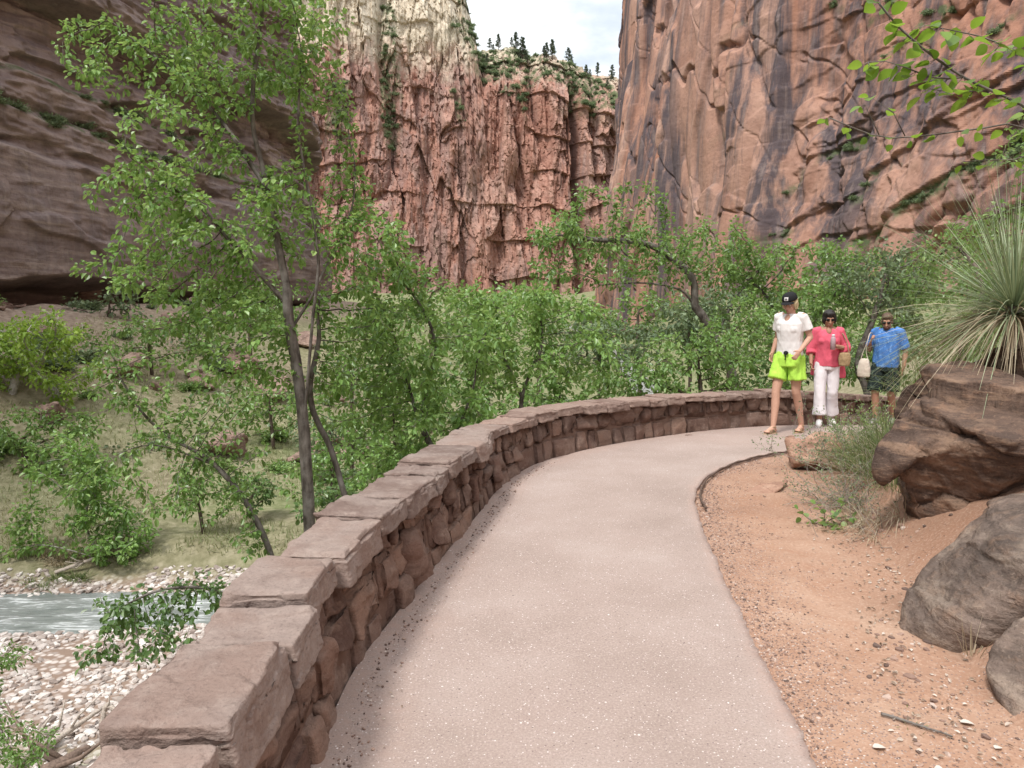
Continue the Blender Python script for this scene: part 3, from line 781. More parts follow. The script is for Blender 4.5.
def colonize(start, att, step, di, dk, maxit=220, wob=.25, r=None, grav=0.):
    """start: list of (pos, parent)"""
    pos = [np.array(p, float) for p, _ in start]; par = [q for _, q in start]
    att = np.asarray(att, float); alive = np.ones(len(att), bool)
    nd = np.full(len(att), 1e9); ni = np.zeros(len(att), int)
    done = 0
    for it in range(maxit):
        new = np.array(pos[done:])
        if len(new) == 0: break
        d = np.linalg.norm(att[:, None]-new[None], axis=2)
        j = d.argmin(1); dm = d[np.arange(len(att)), j]; m = dm < nd
        nd[m] = dm[m]; ni[m] = j[m]+done
        done = len(pos)
        alive &= nd > dk
        use = alive & (nd < di)
        if not use.any():
            if alive.any() and it < 3: use = alive
            else: break
        ids = np.unique(ni[use]); cnt = 0
        for q in ids:
            sel = use & (ni == q)
            v = att[sel]-pos[q]; v = v/np.linalg.norm(v, axis=1, keepdims=True); v = v.mean(0)+r.normal(size=3)*wob*.35+np.array([0, 0, grav])
            l = np.linalg.norm(v)
            if l < 1e-3: continue
            npos = pos[q]+v/l*step
            pos.append(npos); par.append(int(q)); cnt += 1
        if cnt == 0: break
        # drop repeated nodes
    return np.array(pos), np.array(par)

def skeleton_mesh(pos, par, rad, acc, n_thick=8, minr=.0):
    n = len(pos); kids = [[] for _ in range(n)]
    for i, p in enumerate(par):
        if p >= 0: kids[p].append(i)
    stack = [i for i in range(n) if par[i] < 0]
    starts = [(None, i) for i in stack]
    while starts:
        p0, i = starts.pop()
        chain = [p0] if p0 is not None else []
        cur = i
        while True:
            chain.append(cur)
            ks = sorted(kids[cur], key=lambda q: -rad[q])
            if not ks: break
            for q in ks[1:]: starts.append((cur, q))
            cur = ks[0]
        if len(chain) < 2: continue
        P = pos[chain]; rr = rad[chain].copy()
        if p0 is not None: rr[0] = min(rr[0], rr[1]*1.15)
        if rr.max() < minr: continue
        k = n_thick if rr.max() > .04 else (6 if rr.max() > .012 else 4)
        acc.tube(P, rr, k, .5)

def ell(cx, cy, rx, ry, Y, rY, n):
    """attractor cloud: an ellipsoid given by where it stands as seen along the path and how far off"""
    c = at(cx, cy, Y); k = Y/F
    return (c, np.array([rx*k, rY, ry*k]), int(n*1.7))
def cloud(blobs, r, clump=.5, cs=.6):
    out = []
    for c, R_, n in blobs:
        m = 0
        while m < n:
            p = r.normal(size=(n*3, 3)); p /= np.linalg.norm(p, axis=1, keepdims=True); p *= r.random((n*3, 1))**(1/2.4)
            p = c+p*R_
            keep = fbm3(p[:, 0]/cs, p[:, 1]/cs, p[:, 2]/cs, 2, 77) > (clump-.5)*.8
            p = p[keep][:n-m]; out.append(p); m += len(p)
            if len(p) == 0: break
    return np.concatenate(out)

def tree(name, label, cat, trunk, blobs, leafm, bark, seed, r0=.06, tip=.0022, step=.12, di=1.2, dk=.2, leaf=(.06, .035), per=8, lt=.012,
         clump=.45, cs=.5, spread=.07, droop=.3, group=None, side_trunks=(), expn=2.2, shape='oval', grav=0., wob=.25, bare=0., extra_twigs=True):
    r = np.random.default_rng(seed)
    base = np.asarray(trunk[0], float)
    start = []
    for ti, tr in enumerate([trunk]+list(side_trunks)):
        T = resample(catmull(tr, 60), step)
        T = T+np.stack([fbm2(np.arange(len(T))*.3+ti*9, np.zeros(len(T)), 2, seed), fbm2(np.arange(len(T))*.3+50+ti*9, np.zeros(len(T)), 2, seed), np.zeros(len(T))], 1)*step*.35*np.linspace(0, 1, len(T))[:, None]
        for i, p in enumerate(T):
            if i == 0:
                if ti == 0: start.append((p, -1))
                else:
                    d = [np.linalg.norm(p-q[0]) for q in start]; j = int(np.argmin(d))
                    if d[j] < .35: start.append((p, j))
                    else: start.append((p, -1))
            else: start.append((p, len(start)-1))
    A = cloud(blobs, r, clump, cs)
    pos, par = colonize(start, A, step, di, dk, 260, wob, r, grav)
    n = len(pos)
    rad = np.zeros(n)
    acc = np.zeros(n)
    leafy = np.ones(n, bool)
    for i in range(n-1, -1, -1):
        if acc[i] == 0: acc[i] = tip**expn
        rad[i] = acc[i]**(1/expn)
        if par[i] >= 0: acc[par[i]] += acc[i]
    k = min(1, r0/rad[0]) if rad[0] > r0 else r0/rad[0]
    # scale thick parts towards the wanted trunk width, leave the twigs
    w = np.clip((rad-tip)/(rad[0]-tip+1e-9), 0, 1)**.7
    rad = rad*(1-w)+rad*k*w
    root = empty(name, base); tag(root, label, cat, group)
    a = Acc(); skeleton_mesh(pos-base, par, rad, a)
    a.build('trunk', bark, root)
    # leaves on the thin wood
    thin = np.where((rad < lt) & (par >= 0))[0]
    if bare > 0:
        keep = fbm3(pos[thin, 0]/.5, pos[thin, 1]/.5, pos[thin, 2]/.5, 2, seed) > -0.6+bare*1.2
        thin = thin[keep]
    LEAFCOUNT[0] += len(thin)*int(per*1.5); idx = np.repeat(thin, int(per*1.5))
    m = len(idx)
    f = r.random((m, 1)); bp = pos[idx]*f+pos[par[idx]]*(1-f)
    o = r.normal(size=(m, 3)); o /= np.linalg.norm(o, axis=1, keepdims=True)
    P = bp+o*spread*r.random((m, 1))**.6-base
    dirw = pos[idx]-pos[par[idx]]; dirw /= np.linalg.norm(dirw, axis=1, keepdims=True)+1e-9
    D = o*.9+dirw*.5+np.array([0, 0, -.15])
    s = r.uniform(.6, 1.25, m)
    clv = .5+.5*fbm3(P[:, 0]/.5, P[:, 1]/.5, P[:, 2]/.5, 2, seed+3)
    rv = np.clip(.45*clv+.2+r.normal(size=m)*.2, 0, 1)
    V, Fq, vv = leaves(P, D, leaf[0]*s, leaf[1]*s, r, droop, shape, rv=rv)
    mk('crown', V, Fq, leafm, root, False, vv)
    return root

def gz(x, y, d=.15): return np.array([x, y, g1(x, y)-d])
def foot(px, Y, d=.15):
    x = (px-512)/F*Y*1.0; return gz(x, Y, d)

# --- the tall slender tree over the wall
p0 = foot(311, 7.0)
tree('slender_tree', 'tall slender tree with a straight dark trunk and airy bright leaves just over the wall', 'tree',
     [p0, at(310, 530, 7.0), at(305, 440, 7.0), at(300, 390, 7.0), at(291, 335, 7.0), at(283, 270, 7.0), at(268, 190, 7.05), at(252, 110, 7.1), at(262, 20, 7.1), at(275, -70, 7.1)],
     [ell(150, 25, 80, 45, 7.3, .7, 90), ell(270, 40, 100, 70, 7, .9, 150), ell(180, 130, 80, 50, 7, .7, 110), ell(140, 190, 60, 35, 6.6, .6, 75), ell(230, 230, 90, 50, 7, .9, 120),
      ell(340, 110, 40, 70, 7.2, .6, 45), ell(320, 210, 75, 50, 7.2, .8, 85), ell(140, 270, 60, 40, 6.8, .6, 60), ell(240, 320, 90, 40, 7.1, .8, 75), ell(380, 255, 35, 35, 7.2, .5, 50), ell(250, -50, 130, 60, 7, 1, 140),
      ell(225, 380, 80, 40, 7, .6, 60), ell(200, 300, 80, 40, 7.3, .7, 90), ell(110, 60, 50, 40, 7.3, .5, 40), ell(370, 230, 40, 30, 7.2, .5, 50)],
     M['leaf_bright'], M['bark_dark'], 21, r0=.058, step=.10, di=.9, dk=.16, leaf=(.054, .040), per=9, clump=.66, cs=.45, spread=.085,
     side_trunks=[[at(303, 430, 7.0), at(312, 330, 6.9), at(318, 250, 6.9), at(300, 140, 6.8), at(300, 40, 6.8)],
                  [at(288, 335, 7.0), at(320, 280, 7.1), at(352, 200, 7.2), at(348, 100, 7.3)],
                  [at(283, 300, 7.0), at(230, 240, 6.9), at(190, 200, 6.8), at(140, 175, 6.6)],
                  [at(268, 190, 7.0), at(220, 120, 7.1), at(160, 60, 7.2), at(110, 20, 7.3)]], expn=2.1)
tree('sapling', 'thin dark sapling leaning left beside the slender tree, one stem', 'tree',
     [foot(352, 7.3), at(346, 505, 7.3), at(332, 450, 7.3), at(312, 405, 7.3), at(316, 350, 7.3), at(322, 300, 7.4)],
     [ell(340, 300, 45, 45, 7.5, .5, 45), ell(385, 330, 40, 40, 7.6, .5, 40), ell(340, 370, 40, 30, 7.4, .4, 20)], M['leaf_bright'], M['bark_dark'], 22, r0=.030, step=.1, di=.8, dk=.15, leaf=(.06, .035), per=8, cs=.35, spread=.08)
tree('arching_tree', 'thin tree with stems arching left across the grass, sparse dark leaves', 'tree',
     [foot(285, 6.6), at(272, 560, 6.6), at(250, 510, 6.6), at(215, 465, 6.6), at(160, 430, 6.5), at(128, 390, 6.4), at(108, 350, 6.4)],
     [ell(185, 400, 85, 40, 6.5, .5, 75), ell(225, 470, 60, 45, 6.5, .4, 60), ell(130, 380, 50, 50, 6.4, .4, 40), ell(245, 530, 30, 30, 6.5, .3, 22), ell(185, 500, 40, 25, 6.3, .3, 22)],
     M['leaf_mid'], M['bark_dark'], 23, r0=.028, step=.09, di=.8, dk=.13, leaf=(.05, .032), per=6, cs=.3, spread=.06,
     side_trunks=[[at(215, 465, 6.6), at(150, 445, 6.3), at(90, 470, 6.2), at(60, 500, 6.2)]])
tree('drooping_shrub', 'dark drooping shrub twigs hanging over the pale river cobbles behind the wall', 'shrub',
     [foot(262, 5.2), at(250, 620, 5.0), at(215, 590, 4.8), at(160, 590, 4.6), at(115, 612, 4.5)],
     [ell(160, 635, 32, 38, 4.4, .3, 45), ell(110, 615, 38, 28, 4.5, .3, 38), ell(200, 590, 40, 26, 4.7, .25, 26), ell(100, 650, 28, 20, 4.5, .25, 12)],
     M['leaf_deep'], M['bark_dark'], 24, r0=.012, tip=.0014, step=.06, di=.6, dk=.08, leaf=(.040, .030), per=5, cs=.2, spread=.045, lt=.006, grav=-.05)
tree('riverside_shrub', 'light green shrub with crooked bare limbs beside the river bank at the left', 'shrub',
     [foot(118, 21.6), at(105, 560, 21.6), at(85, 520, 21.6), at(100, 480, 21.6)],
     [ell(75, 490, 55, 35, 21.5, 1.2, 120), ell(110, 530, 55, 30, 21.5, 1.1, 120), ell(60, 450, 40, 25, 21.5, 1, 30), ell(30, 520, 30, 20, 21.4, .8, 25), ell(120, 570, 35, 22, 21.3, .7, 40)],
     M['leaf_bright'], M['bark_pale'], 25, r0=.055, tip=.006, step=.22, di=2.0, dk=.32, leaf=(.15, .10), per=10, cs=.8, spread=.20, lt=.025,
     side_trunks=[[at(105, 560, 21.6), at(40, 545, 21.4), at(-10, 560, 21.3)]])
# the far trees on the flat
tree('cottonwood', 'bright green broad-crowned tree on two pale trunks at the foot of the dark cliff', 'tree',
     [foot(72, 31), at(66, 440, 31), at(58, 400, 31), at(35, 370, 31)],
     [ell(35, 335, 58, 28, 31, 2.2, 170), ell(60, 370, 40, 28, 31, 1.5, 70), ell(-10, 350, 50, 35, 31, 2, 90)],
     M['leaf_lime'], M['bark_pale'], 26, r0=.16, tip=.012, step=.32, di=3, dk=.45, leaf=(.20, .13), per=11, cs=1.2, spread=.30, lt=.05,
     side_trunks=[[foot(14, 30.5), at(12, 400, 31), at(20, 360, 31)]])
tree('bank_shrub', 'low dark green shrub in the shade under the bright cottonwood', 'shrub', [foot(20, 27), at(22, 440, 27)],
     [ell(25, 425, 38, 24, 27, 1.2, 120), ell(80, 425, 30, 18, 28, 1.2, 60)], M['leaf_mid'], M['bark_brown'], 27, r0=.09, tip=.01, step=.28, di=3, dk=.4, leaf=(.16, .11), per=10, cs=1, spread=.25, lt=.05)
tree('round_shrub', 'small dark round shrub on the grass right behind the slender trunk', 'shrub', [foot(250, 24), at(250, 500, 24)],
     [ell(250, 490, 30, 18, 24, .9, 90)], M['leaf_deep'], M['bark_brown'], 28, r0=.07, tip=.01, step=.22, di=3, dk=.3, leaf=(.14, .09), per=10, cs=1, spread=.2, lt=.05)
# --- shrubs and small trees just over the wall, in the middle
tree('maple_shrub', 'bushy bright green tree with trifoliate leaves spilling against the middle of the wall', 'tree',
     [foot(455, 8.6), at(440, 470, 8.6), at(420, 420, 8.6), at(400, 360, 8.6), at(380, 300, 8.6)],
     [ell(400, 350, 60, 60, 8.4, .7, 130), ell(440, 420, 70, 40, 8.3, .7, 120), ell(395, 270, 45, 45, 8.4, .6, 80), ell(345, 400, 45, 35, 8.6, .6, 40), ell(410, 470, 50, 25, 8.2, .5, 60), ell(480, 340, 45, 40, 8.8, .6, 70)],
     M['leaf_bright'], M['bark_dark'], 31, r0=.05, tip=.0024, step=.11, di=1, dk=.17, leaf=(.075, .045), per=8, cs=.4, spread=.10,
     side_trunks=[[at(440, 470, 8.6), at(470, 400, 8.7), at(480, 350, 8.8)], [at(420, 420, 8.6), at(435, 340, 8.5), at(405, 285, 8.5), at(395, 260, 8.4)]])
tree('forked_tree', 'small tree with a dark forked stem and light leaves standing behind the wall bend', 'tree',
     [foot(522, 9.8), at(523, 430, 9.8), at(521, 400, 9.8), at(530, 375, 9.8), at(541, 345, 9.8), at(540, 310, 9.9)],
     [ell(540, 315, 70, 35, 9.8, .8, 150), ell(580, 350, 50, 40, 9.8, .7, 80), ell(500, 350, 45, 35, 9.7, .7, 60), ell(480, 300, 40, 28, 9.9, .6, 50)],
     M['leaf_bright'], M['bark_dark'], 32, r0=.034, tip=.0024, step=.11, di=1, dk=.18, leaf=(.075, .045), per=8, cs=.4, spread=.10,
     side_trunks=[[at(522, 398, 9.8), at(508, 365, 9.8), at(498, 335, 9.8)]])
tree('arched_oak', 'wide tree with dark bare limbs arching left over the middle of the wall', 'tree',
     [foot(745, 13.5), at(738, 400, 13.5), at(715, 340, 13.5), at(695, 305, 13.5), at(680, 290, 13.4), at(645, 283, 13.3), at(600, 285, 13.2)],
     [ell(600, 235, 75, 38, 13.5, 1.2, 230), ell(690, 250, 70, 38, 13.5, 1.2, 220), ell(640, 200, 35, 22, 13.5, .8, 50), ell(550, 270, 30, 25, 13.3, .8, 30), ell(600, 190, 30, 12, 13.5, .5, 22)],
     M['leaf_mid'], M['bark_dark'], 33, r0=.085, tip=.003, step=.16, di=1.5, dk=.24, leaf=(.085, .055), per=8, cs=.5, spread=.12, lt=.014,
     side_trunks=[[at(695, 305, 13.5), at(690, 275, 13.5), at(650, 245, 13.5), at(600, 240, 13.5), at(560, 235, 13.5)], [at(715, 340, 13.5), at(735, 300, 13.6), at(760, 270, 13.6)]])
tree('hedge_maple', 'dense mid green bush pressed against the far side of the wall left of the walkers', 'shrub',
     [foot(700, 11.2), at(700, 400, 11.3), at(700, 360, 11.3)],
     [ell(700, 360, 70, 40, 11.3, .9, 200), ell(640, 375, 60, 28, 10.9, .8, 150), ell(750, 340, 45, 45, 11.8, .8, 120), ell(770, 385, 40, 20, 11.6, .5, 60)],
     M['leaf_mid'], M['bark_brown'], 34, r0=.06, tip=.003, step=.15, di=1.4, dk=.2, leaf=(.075, .05), per=9, cs=.45, spread=.11, side_trunks=[[at(700, 400, 11.3), at(660, 385, 11), at(620, 375, 10.8)]])
tree('shade_tree', 'leafy tree with crooked dark limbs right behind the walker in the black cap', 'tree',
     [foot(800, 14), at(800, 400, 14), at(790, 350, 14), at(770, 300, 14), at(740, 275, 14)],
     [ell(740, 265, 50, 28, 14, 1.2, 150), ell(820, 260, 60, 28, 14, 1.2, 190), ell(770, 300, 55, 25, 13.6, 1, 150), ell(840, 300, 45, 30, 13.8, 1, 130)],
     M['leaf_mid'], M['bark_dark'], 35, r0=.06, tip=.003, step=.17, di=1.5, dk=.24, leaf=(.085, .055), per=9, cs=.5, spread=.12, lt=.014,
     side_trunks=[[at(795, 370, 14), at(815, 320, 14), at(850, 280, 14)], [at(790, 350, 14), at(750, 335, 13.6), at(720, 330, 13.5)]])
tree('grey_leaf_tree', 'small silvery leaved tree with slim grey trunk between the woman in pink and the man', 'tree',
     [foot(872, 12.9), at(868, 400, 12.9), at(858, 365, 12.9), at(866, 335, 12.9), at(880, 300, 12.9)],
     [ell(870, 270, 60, 28, 12.9, 1, 200), ell(900, 300, 45, 30, 12.8, .9, 90), ell(930, 260, 40, 28, 13.2, .9, 70), ell(840, 350, 30, 22, 13.1, .6, 30)],
     M['leaf_grey'], M['bark_dark'], 36, r0=.06, tip=.003, step=.16, di=1.5, dk=.24, leaf=(.075, .05), per=9, cs=.5, spread=.12, lt=.014)
tree('hillside_shrub', 'dense green shrub on the bank under the spiky yucca, right of the man in blue', 'shrub',
     [gz(6.9, 9.6), at(960, 380, 9.5), at(960, 340, 9.4)],
     [ell(975, 330, 40, 45, 9.2, .8, 130), ell(1010, 280, 50, 50, 9.2, .8, 130), ell(940, 265, 35, 25, 11.8, .7, 60), ell(965, 240, 35, 25, 11, .7, 60)],
     M['leaf_mid'], M['bark_brown'], 37, r0=.06, tip=.003, step=.15, di=1.4, dk=.2, leaf=(.07, .035), per=9, cs=.45, spread=.10)
tree('tall_shrub', 'bright shrub standing above and behind the yucca, its crown reaching the picture edge', 'shrub',
     [gz(5.6, 7.4), at(1055, 250, 7.6), at(1040, 200, 7.7)],
     [ell(1010, 225, 45, 30, 7.8, .5, 70), ell(1040, 150, 40, 55, 7.8, .6, 90), ell(1080, 220, 60, 60, 7.8, .8, 90)],
     M['leaf_mid'], M['bark_brown'], 38, r0=.045, tip=.0026, step=.13, di=1.2, dk=.18, leaf=(.065, .042), per=8, cs=.4, spread=.10)
# --- second row, lower down the bank, closing the view to the canyon floor
tree('corner_shrub', 'leafy green shrub poking up over the cobbles in the bottom left corner', 'shrub',
     [foot(-30, 9.4), at(-10, 760, 9.4), at(0, 700, 9.4)], [ell(10, 655, 24, 16, 9.4, .4, 35), ell(20, 745, 40, 20, 9.2, .4, 70), ell(-30, 700, 30, 50, 9.4, .4, 60)],
     M['leaf_mid'], M['bark_brown'], 41, r0=.02, tip=.002, step=.09, di=1.0, dk=.13, leaf=(.055, .03), per=8, cs=.3, spread=.08)
tree('slope_tree', 'leafy green tree on the hillside filling the view behind the yucca blades', 'tree',
     [gz(8.3, 12.6), at(985, 300, 12.8), at(975, 260, 12.8)],
     [ell(940, 290, 55, 32, 12.8, 1, 130), ell(1000, 250, 55, 35, 12.8, 1, 140), ell(1020, 310, 50, 40, 12.6, 1, 110), ell(920, 335, 35, 30, 12.6, .8, 60)],
     M['leaf_mid'], M['bark_brown'], 42, r0=.07, tip=.003, step=.17, di=1.5, dk=.24, leaf=(.085, .06), per=9, cs=.5, spread=.12)
row = [(60, 470, 50, 18, 27, 'leaf_mid', 'low bush on the meadow above the riverside shrub'), (150, 450, 50, 16, 30, 'leaf_grey', 'grey bush on the meadow edge left of the arching stems'), (100, 400, 45, 16, 36, 'leaf_mid', 'bush at the toe of the tan slope right of the cottonwood'),
       (270, 400, 45, 20, 33, 'leaf_mid', 'bush at the toe of the tan slope hidden behind the slender trunk'), (350, 430, 40, 22, 20, 'leaf_mid', 'bush on the flat right of the slender trunk beyond the sapling'), (200, 350, 50, 16, 44, 'leaf_grey', 'sparse grey bush halfway up the tan slope'),
       (640, 310, 60, 28, 22, 'leaf_mid', 'feathery bush in the gap under the arching limbs near the cliff foot'), (730, 300, 60, 28, 26, 'leaf_grey', 'dull bush behind the crooked limbed shade tree'),
       (540, 300, 55, 28, 28, 'leaf_mid', 'far bush above the forked tree, at the mouth of the side canyon'), (820, 300, 70, 28, 24, 'leaf_mid', 'bush on the far bank above the heads of the women'), (900, 280, 60, 26, 22, 'leaf_mid', 'bush on the far bank above the head of the man'),
       (195, 480, 45, 30, 23, 'leaf_mid', 'green bush on the meadow left of the slender trunk'), (380, 330, 50, 30, 22, 'leaf_bright', 'bright bush glimpsed behind the crown of the maple shrub'),
       (110, 300, 45, 20, 46, 'leaf_grey', 'small grey bush at the dark hollow under the left cliff'), (400, 460, 45, 25, 13, 'leaf_bright', 'bright low bush tucked under the maple shrub beside the wall'), (330, 500, 40, 22, 12, 'leaf_deep', 'dark low bush between the slender trunk and the wall'),
       (330, 470, 50, 30, 15, 'leaf_mid', 'grey green bush on the river flat behind the slender trunk'), (395, 400, 60, 45, 17, 'leaf_mid', 'rounded bush on the canyon floor beyond the maple shrub'),
       (470, 380, 60, 45, 16, 'leaf_mid', 'mid green bush filling the gap left of the forked stem'),
       (560, 390, 60, 30, 14, 'leaf_mid', 'bush low behind the wall bend under the forked tree'), (600, 330, 60, 35, 19, 'leaf_grey', 'pale grey green bush under the arching bare limbs'),
       (690, 320, 70, 35, 20, 'leaf_grey', 'hazy grey green bush deep behind the dense hedge'), (480, 320, 60, 35, 24, 'leaf_mid', 'distant bush on the canyon floor left of centre'),
       (790, 340, 60, 35, 18, 'leaf_deep', 'dark bush in shade deep behind the woman in white'), (870, 340, 60, 40, 19, 'leaf_mid', 'green bush low behind the man in the blue shirt'),
       (150, 330, 70, 22, 38, 'leaf_mid', 'spreading bush at the foot of the dark overhanging cliff'), (250, 300, 60, 25, 44, 'leaf_mid', 'bush high on the tan slope under the dark cliff'),
       (350, 370, 35, 24, 30, 'leaf_grey', 'grey bush on the tan slope seen left of the maple shrub'), (330, 430, 40, 22, 25, 'leaf_grey', 'low grey bush at the edge of the dry meadow'),
       (430, 300, 50, 25, 40, 'leaf_mid', 'far green tree where the tan slope meets the canyon floor')]
for i, (cx, cy, rx, ry, Yd, lm, lab) in enumerate(row):
    k = Yd/12
    b = foot(cx, Yd); c = at(cx, cy, Yd)
    mid_ = b*.45+c*.55
    tree('bush', lab, 'bush', [b, mid_, c], [ell(cx, cy, rx, ry, Yd, rx*Yd/F*.7, 170), ell(cx-rx*.6, cy+ry*.6, rx*.5, ry*.7, Yd, rx*Yd/F*.4, 60), ell(cx+rx*.6, cy+ry*.6, rx*.5, ry*.7, Yd, rx*Yd/F*.4, 60)],
         M[lm], M['bark_brown'], 50+i, r0=.03*k, tip=.003*k, step=.15*k, di=1.6*k, dk=.22*k, leaf=(.085*k**.8, .062*k**.8), per=10, cs=.45*k, spread=.13*k, lt=.02*k, group='bushes on the canyon floor') if i >= 0 else 0
print('LEAVES', LEAFCOUNT)
# ------------------------------------------------------------------ boulders
def eval_mesh(o):
    dg = bpy.context.evaluated_depsgraph_get(); dg.update()
    ev = o.evaluated_get(dg); me = ev.to_mesh()
    V = np.zeros(len(me.vertices)*3, np.float32); me.vertices.foreach_get('co', V); V = V.reshape(-1, 3).astype(float)
    me.calc_loop_triangles()
    quads, tris = [], []
    lt = np.zeros(len(me.polygons), np.int32); me.polygons.foreach_get('loop_total', lt)
    ls = np.zeros(len(me.polygons), np.int32); me.polygons.foreach_get('loop_start', ls)
    vi = np.zeros(len(me.loops), np.int32); me.loops.foreach_get('vertex_index', vi)
    q = ls[lt == 4]; t3 = ls[lt == 3]
    Fs = []
    if len(q): Fs.append(vi[q[:, None]+np.arange(4)])
    if len(t3): Fs.append(vi[t3[:, None]+np.arange(3)])
    N = np.zeros(len(V)*3, np.float32); me.vertices.foreach_get('normal', N); N = N.reshape(-1, 3).astype(float)
    ev.to_mesh_clear()
    return V, Fs, N
def drop(o):
    me = o.data; bpy.data.objects.remove(o, do_unlink=True); bpy.data.meshes.remove(me)
def remesh(V, Fs, voxel, smooth=0, it=4, adapt=0):
    o = mk('tmp', V, Fs)
    m = o.modifiers.new('r', 'REMESH'); m.mode = 'VOXEL'; m.voxel_size = voxel
    if smooth: s = o.modifiers.new('s', 'SMOOTH'); s.factor = smooth; s.iterations = it
    r = eval_mesh(o); drop(o); return r
def hull_rock(name, pts, voxel, mat, seed, amp=.04, facet=.05, label=None, cat='boulder', parent=None, group=None, strata=(0, 0, 1), sm=.5, it=3, fs=2.2):
    bm = bmesh.new()
    for p in pts: bm.verts.new([float(a) for a in p])
    bmesh.ops.convex_hull(bm, input=bm.verts)
    bm.verts.ensure_lookup_table(); bmesh.ops.delete(bm, geom=[v for v in bm.verts if not v.link_faces], context='VERTS')
    bmesh.ops.triangulate(bm, faces=bm.faces); bmesh.ops.recalc_face_normals(bm, faces=bm.faces)
    bm.verts.index_update()
    V = np.array([v.co[:] for v in bm.verts]); Fq = np.array([[v.index for v in f.verts] for f in bm.faces]); bm.free()
    V, Fs, N = remesh(V, [Fq], voxel, sm, it)
    s = seed*3.1
    st = np.asarray(strata, float); st /= np.linalg.norm(st)
    h = V@st
    x, y, z = V.T
    d = amp*fbm3(x*2+s, y*2, z*2, 4, seed)
    f1, e, r1, r2, ox, oy = worley((x+.3*y)*fs+s+.4*fbm3(x*2, y*2, z*2, 2, seed), (z-.2*y)*fs+.4*fbm3(x*2+5, y*2, z*2, 2, seed), seed)
    d += facet*(r1-.5)+facet*1.6*((r1*7.3 % 1-.5)*ox+(r2*5.1 % 1-.5)*oy)-facet*.10*sst(.06, 0, e)
    d += amp*.35*(np.abs(fbm3(x*7+s, y*7, z*7, 4, seed+5))*-2+.4)
    hh = h*9+1.2*fbm3(x*1.5+s, y*1.5, z*1.5, 2, seed+2); stp = hh-np.floor(hh)
    d += amp*.30*(stp-.5)*sst(-.2, .3, fbm3(x*1.2+s, y*1.2, z*1.2, 2, seed+4))
    d += amp*.12*fbm3(x*26+s, y*26, z*26, 3, seed+6)
    V = V+N*d[:, None]
    c = V.mean(0); c[2] = V[:, 2].min()
    o = mk(name, V-c, Fs, mat, parent, True)
    o.location = c
    if label: tag(o, label, cat, group)
    return o
def bouldermat(name, c0, c1, c2, under, bd=.03):
    t = NT(name); v = t.coords(); g = t.n('NewGeometry')
    big = t.noise(v, 2.0, 5, .6); mid = t.noise(v, 9, 7, .65); fine = t.noise(v, 60, 4, .65)
    st = t.noise(t.coords((1, 1, 5), (.5, .35, 0)), 3.2, 6, .62, .4)
    c = t.mix(t.ramp(big, [(.38, 0), (.62, 1)]), c0, c1)
    c = t.mix(t.math('MULTIPLY', t.ramp(st, [(.50, 0), (.62, 1)]), .65), c, c2)
    c = t.mix(t.math('MULTIPLY', t.ramp(st, [(.36, 1), (.46, 0)]), .55), c, tuple(x*.45 for x in c0))
    c = t.mix(t.math('MULTIPLY', t.ramp(mid, [(.52, 0), (.7, 1)]), .5), c, under)
    c = t.mix(t.math('MULTIPLY', t.ramp(fine, [(.3, 1), (.45, 0)]), .5), c, tuple(x*.4 for x in c0))
    c = t.mix(t.math('MULTIPLY', t.ramp(fine, [(.58, 0), (.7, 1)]), .3), c, tuple(min(1, x*1.35) for x in c2))
    h = t.math('ADD', t.math('MULTIPLY', mid, .9), t.math('MULTIPLY', fine, .2)); h = t.math('ADD', h, t.math('MULTIPLY', st, .7))
    t.bsdf(c, .88, t.bump(h, 1, bd), .25); return t.m
M['boulder'] = bouldermat('brown_boulder', (.075, .050, .040), (.135, .088, .066), (.27, .175, .12), (.27, .155, .10))
M['slab'] = bouldermat('grey_boulder', (.11, .082, .068), (.185, .135, .11), (.31, .24, .19), (.30, .19, .13), .04)
M['redrock'] = bouldermat('red_rock', (.30, .17, .12), (.38, .23, .165), (.46, .31, .23), (.45, .28, .19))
M['varnish'] = bouldermat('talus_rock', (.22, .15, .125), (.32, .22, .18), (.40, .30, .24), (.36, .22, .16), .1)
hull_rock('boulder', [at(883, 455, 4.65), at(893, 420, 4.7), at(912, 395, 4.75), at(950, 382, 4.95), at(1000, 354, 5.1), at(1080, 330, 5.3), at(886, 470, 4.6), at(905, 505, 4.6), at(925, 532, 4.55), at(940, 541, 4.5), at(965, 522, 4.35),
          at(1000, 490, 4.15), at(1040, 470, 4.0), at(1110, 455, 4.0), at(1010, 440, 4.0), at(975, 430, 4.15), at(930, 455, 4.35),
          at(925, 400, 5.9), at(1100, 330, 6.2), at(935, 500, 5.9), at(1100, 470, 6.0), at(960, 530, 5.5)],
          .014, M['boulder'], 5, .05, .19, 'big jagged brown boulder overhanging the dirt bank below the spiky yucca', strata=(.35, .2, .9), sm=.0, it=0, fs=1.9)
hull_rock('boulder', [at(903, 632, 3.4), at(912, 600, 3.55), at(930, 565, 3.75), at(960, 535, 3.95), at(1000, 502, 4.05), at(1060, 478, 4.1), at(1120, 480, 4.1), at(925, 640, 3.3), at(968, 650, 3.15), at(985, 625, 3.1),
          at(1010, 590, 3.1), at(1050, 575, 3.0), at(1120, 580, 2.9), at(1000, 545, 3.4), at(950, 590, 3.45), at(1030, 520, 3.6), at(920, 660, 3.8), at(1120, 620, 3.9), at(1000, 640, 4.6), at(1100, 560, 4.9), at(975, 660, 3.5)],
          .014, M['slab'], 9, .035, .045, 'smooth grey rounded boulder slab lying below the jagged brown boulder', strata=(.2, -.3, .9), sm=.7, it=8)
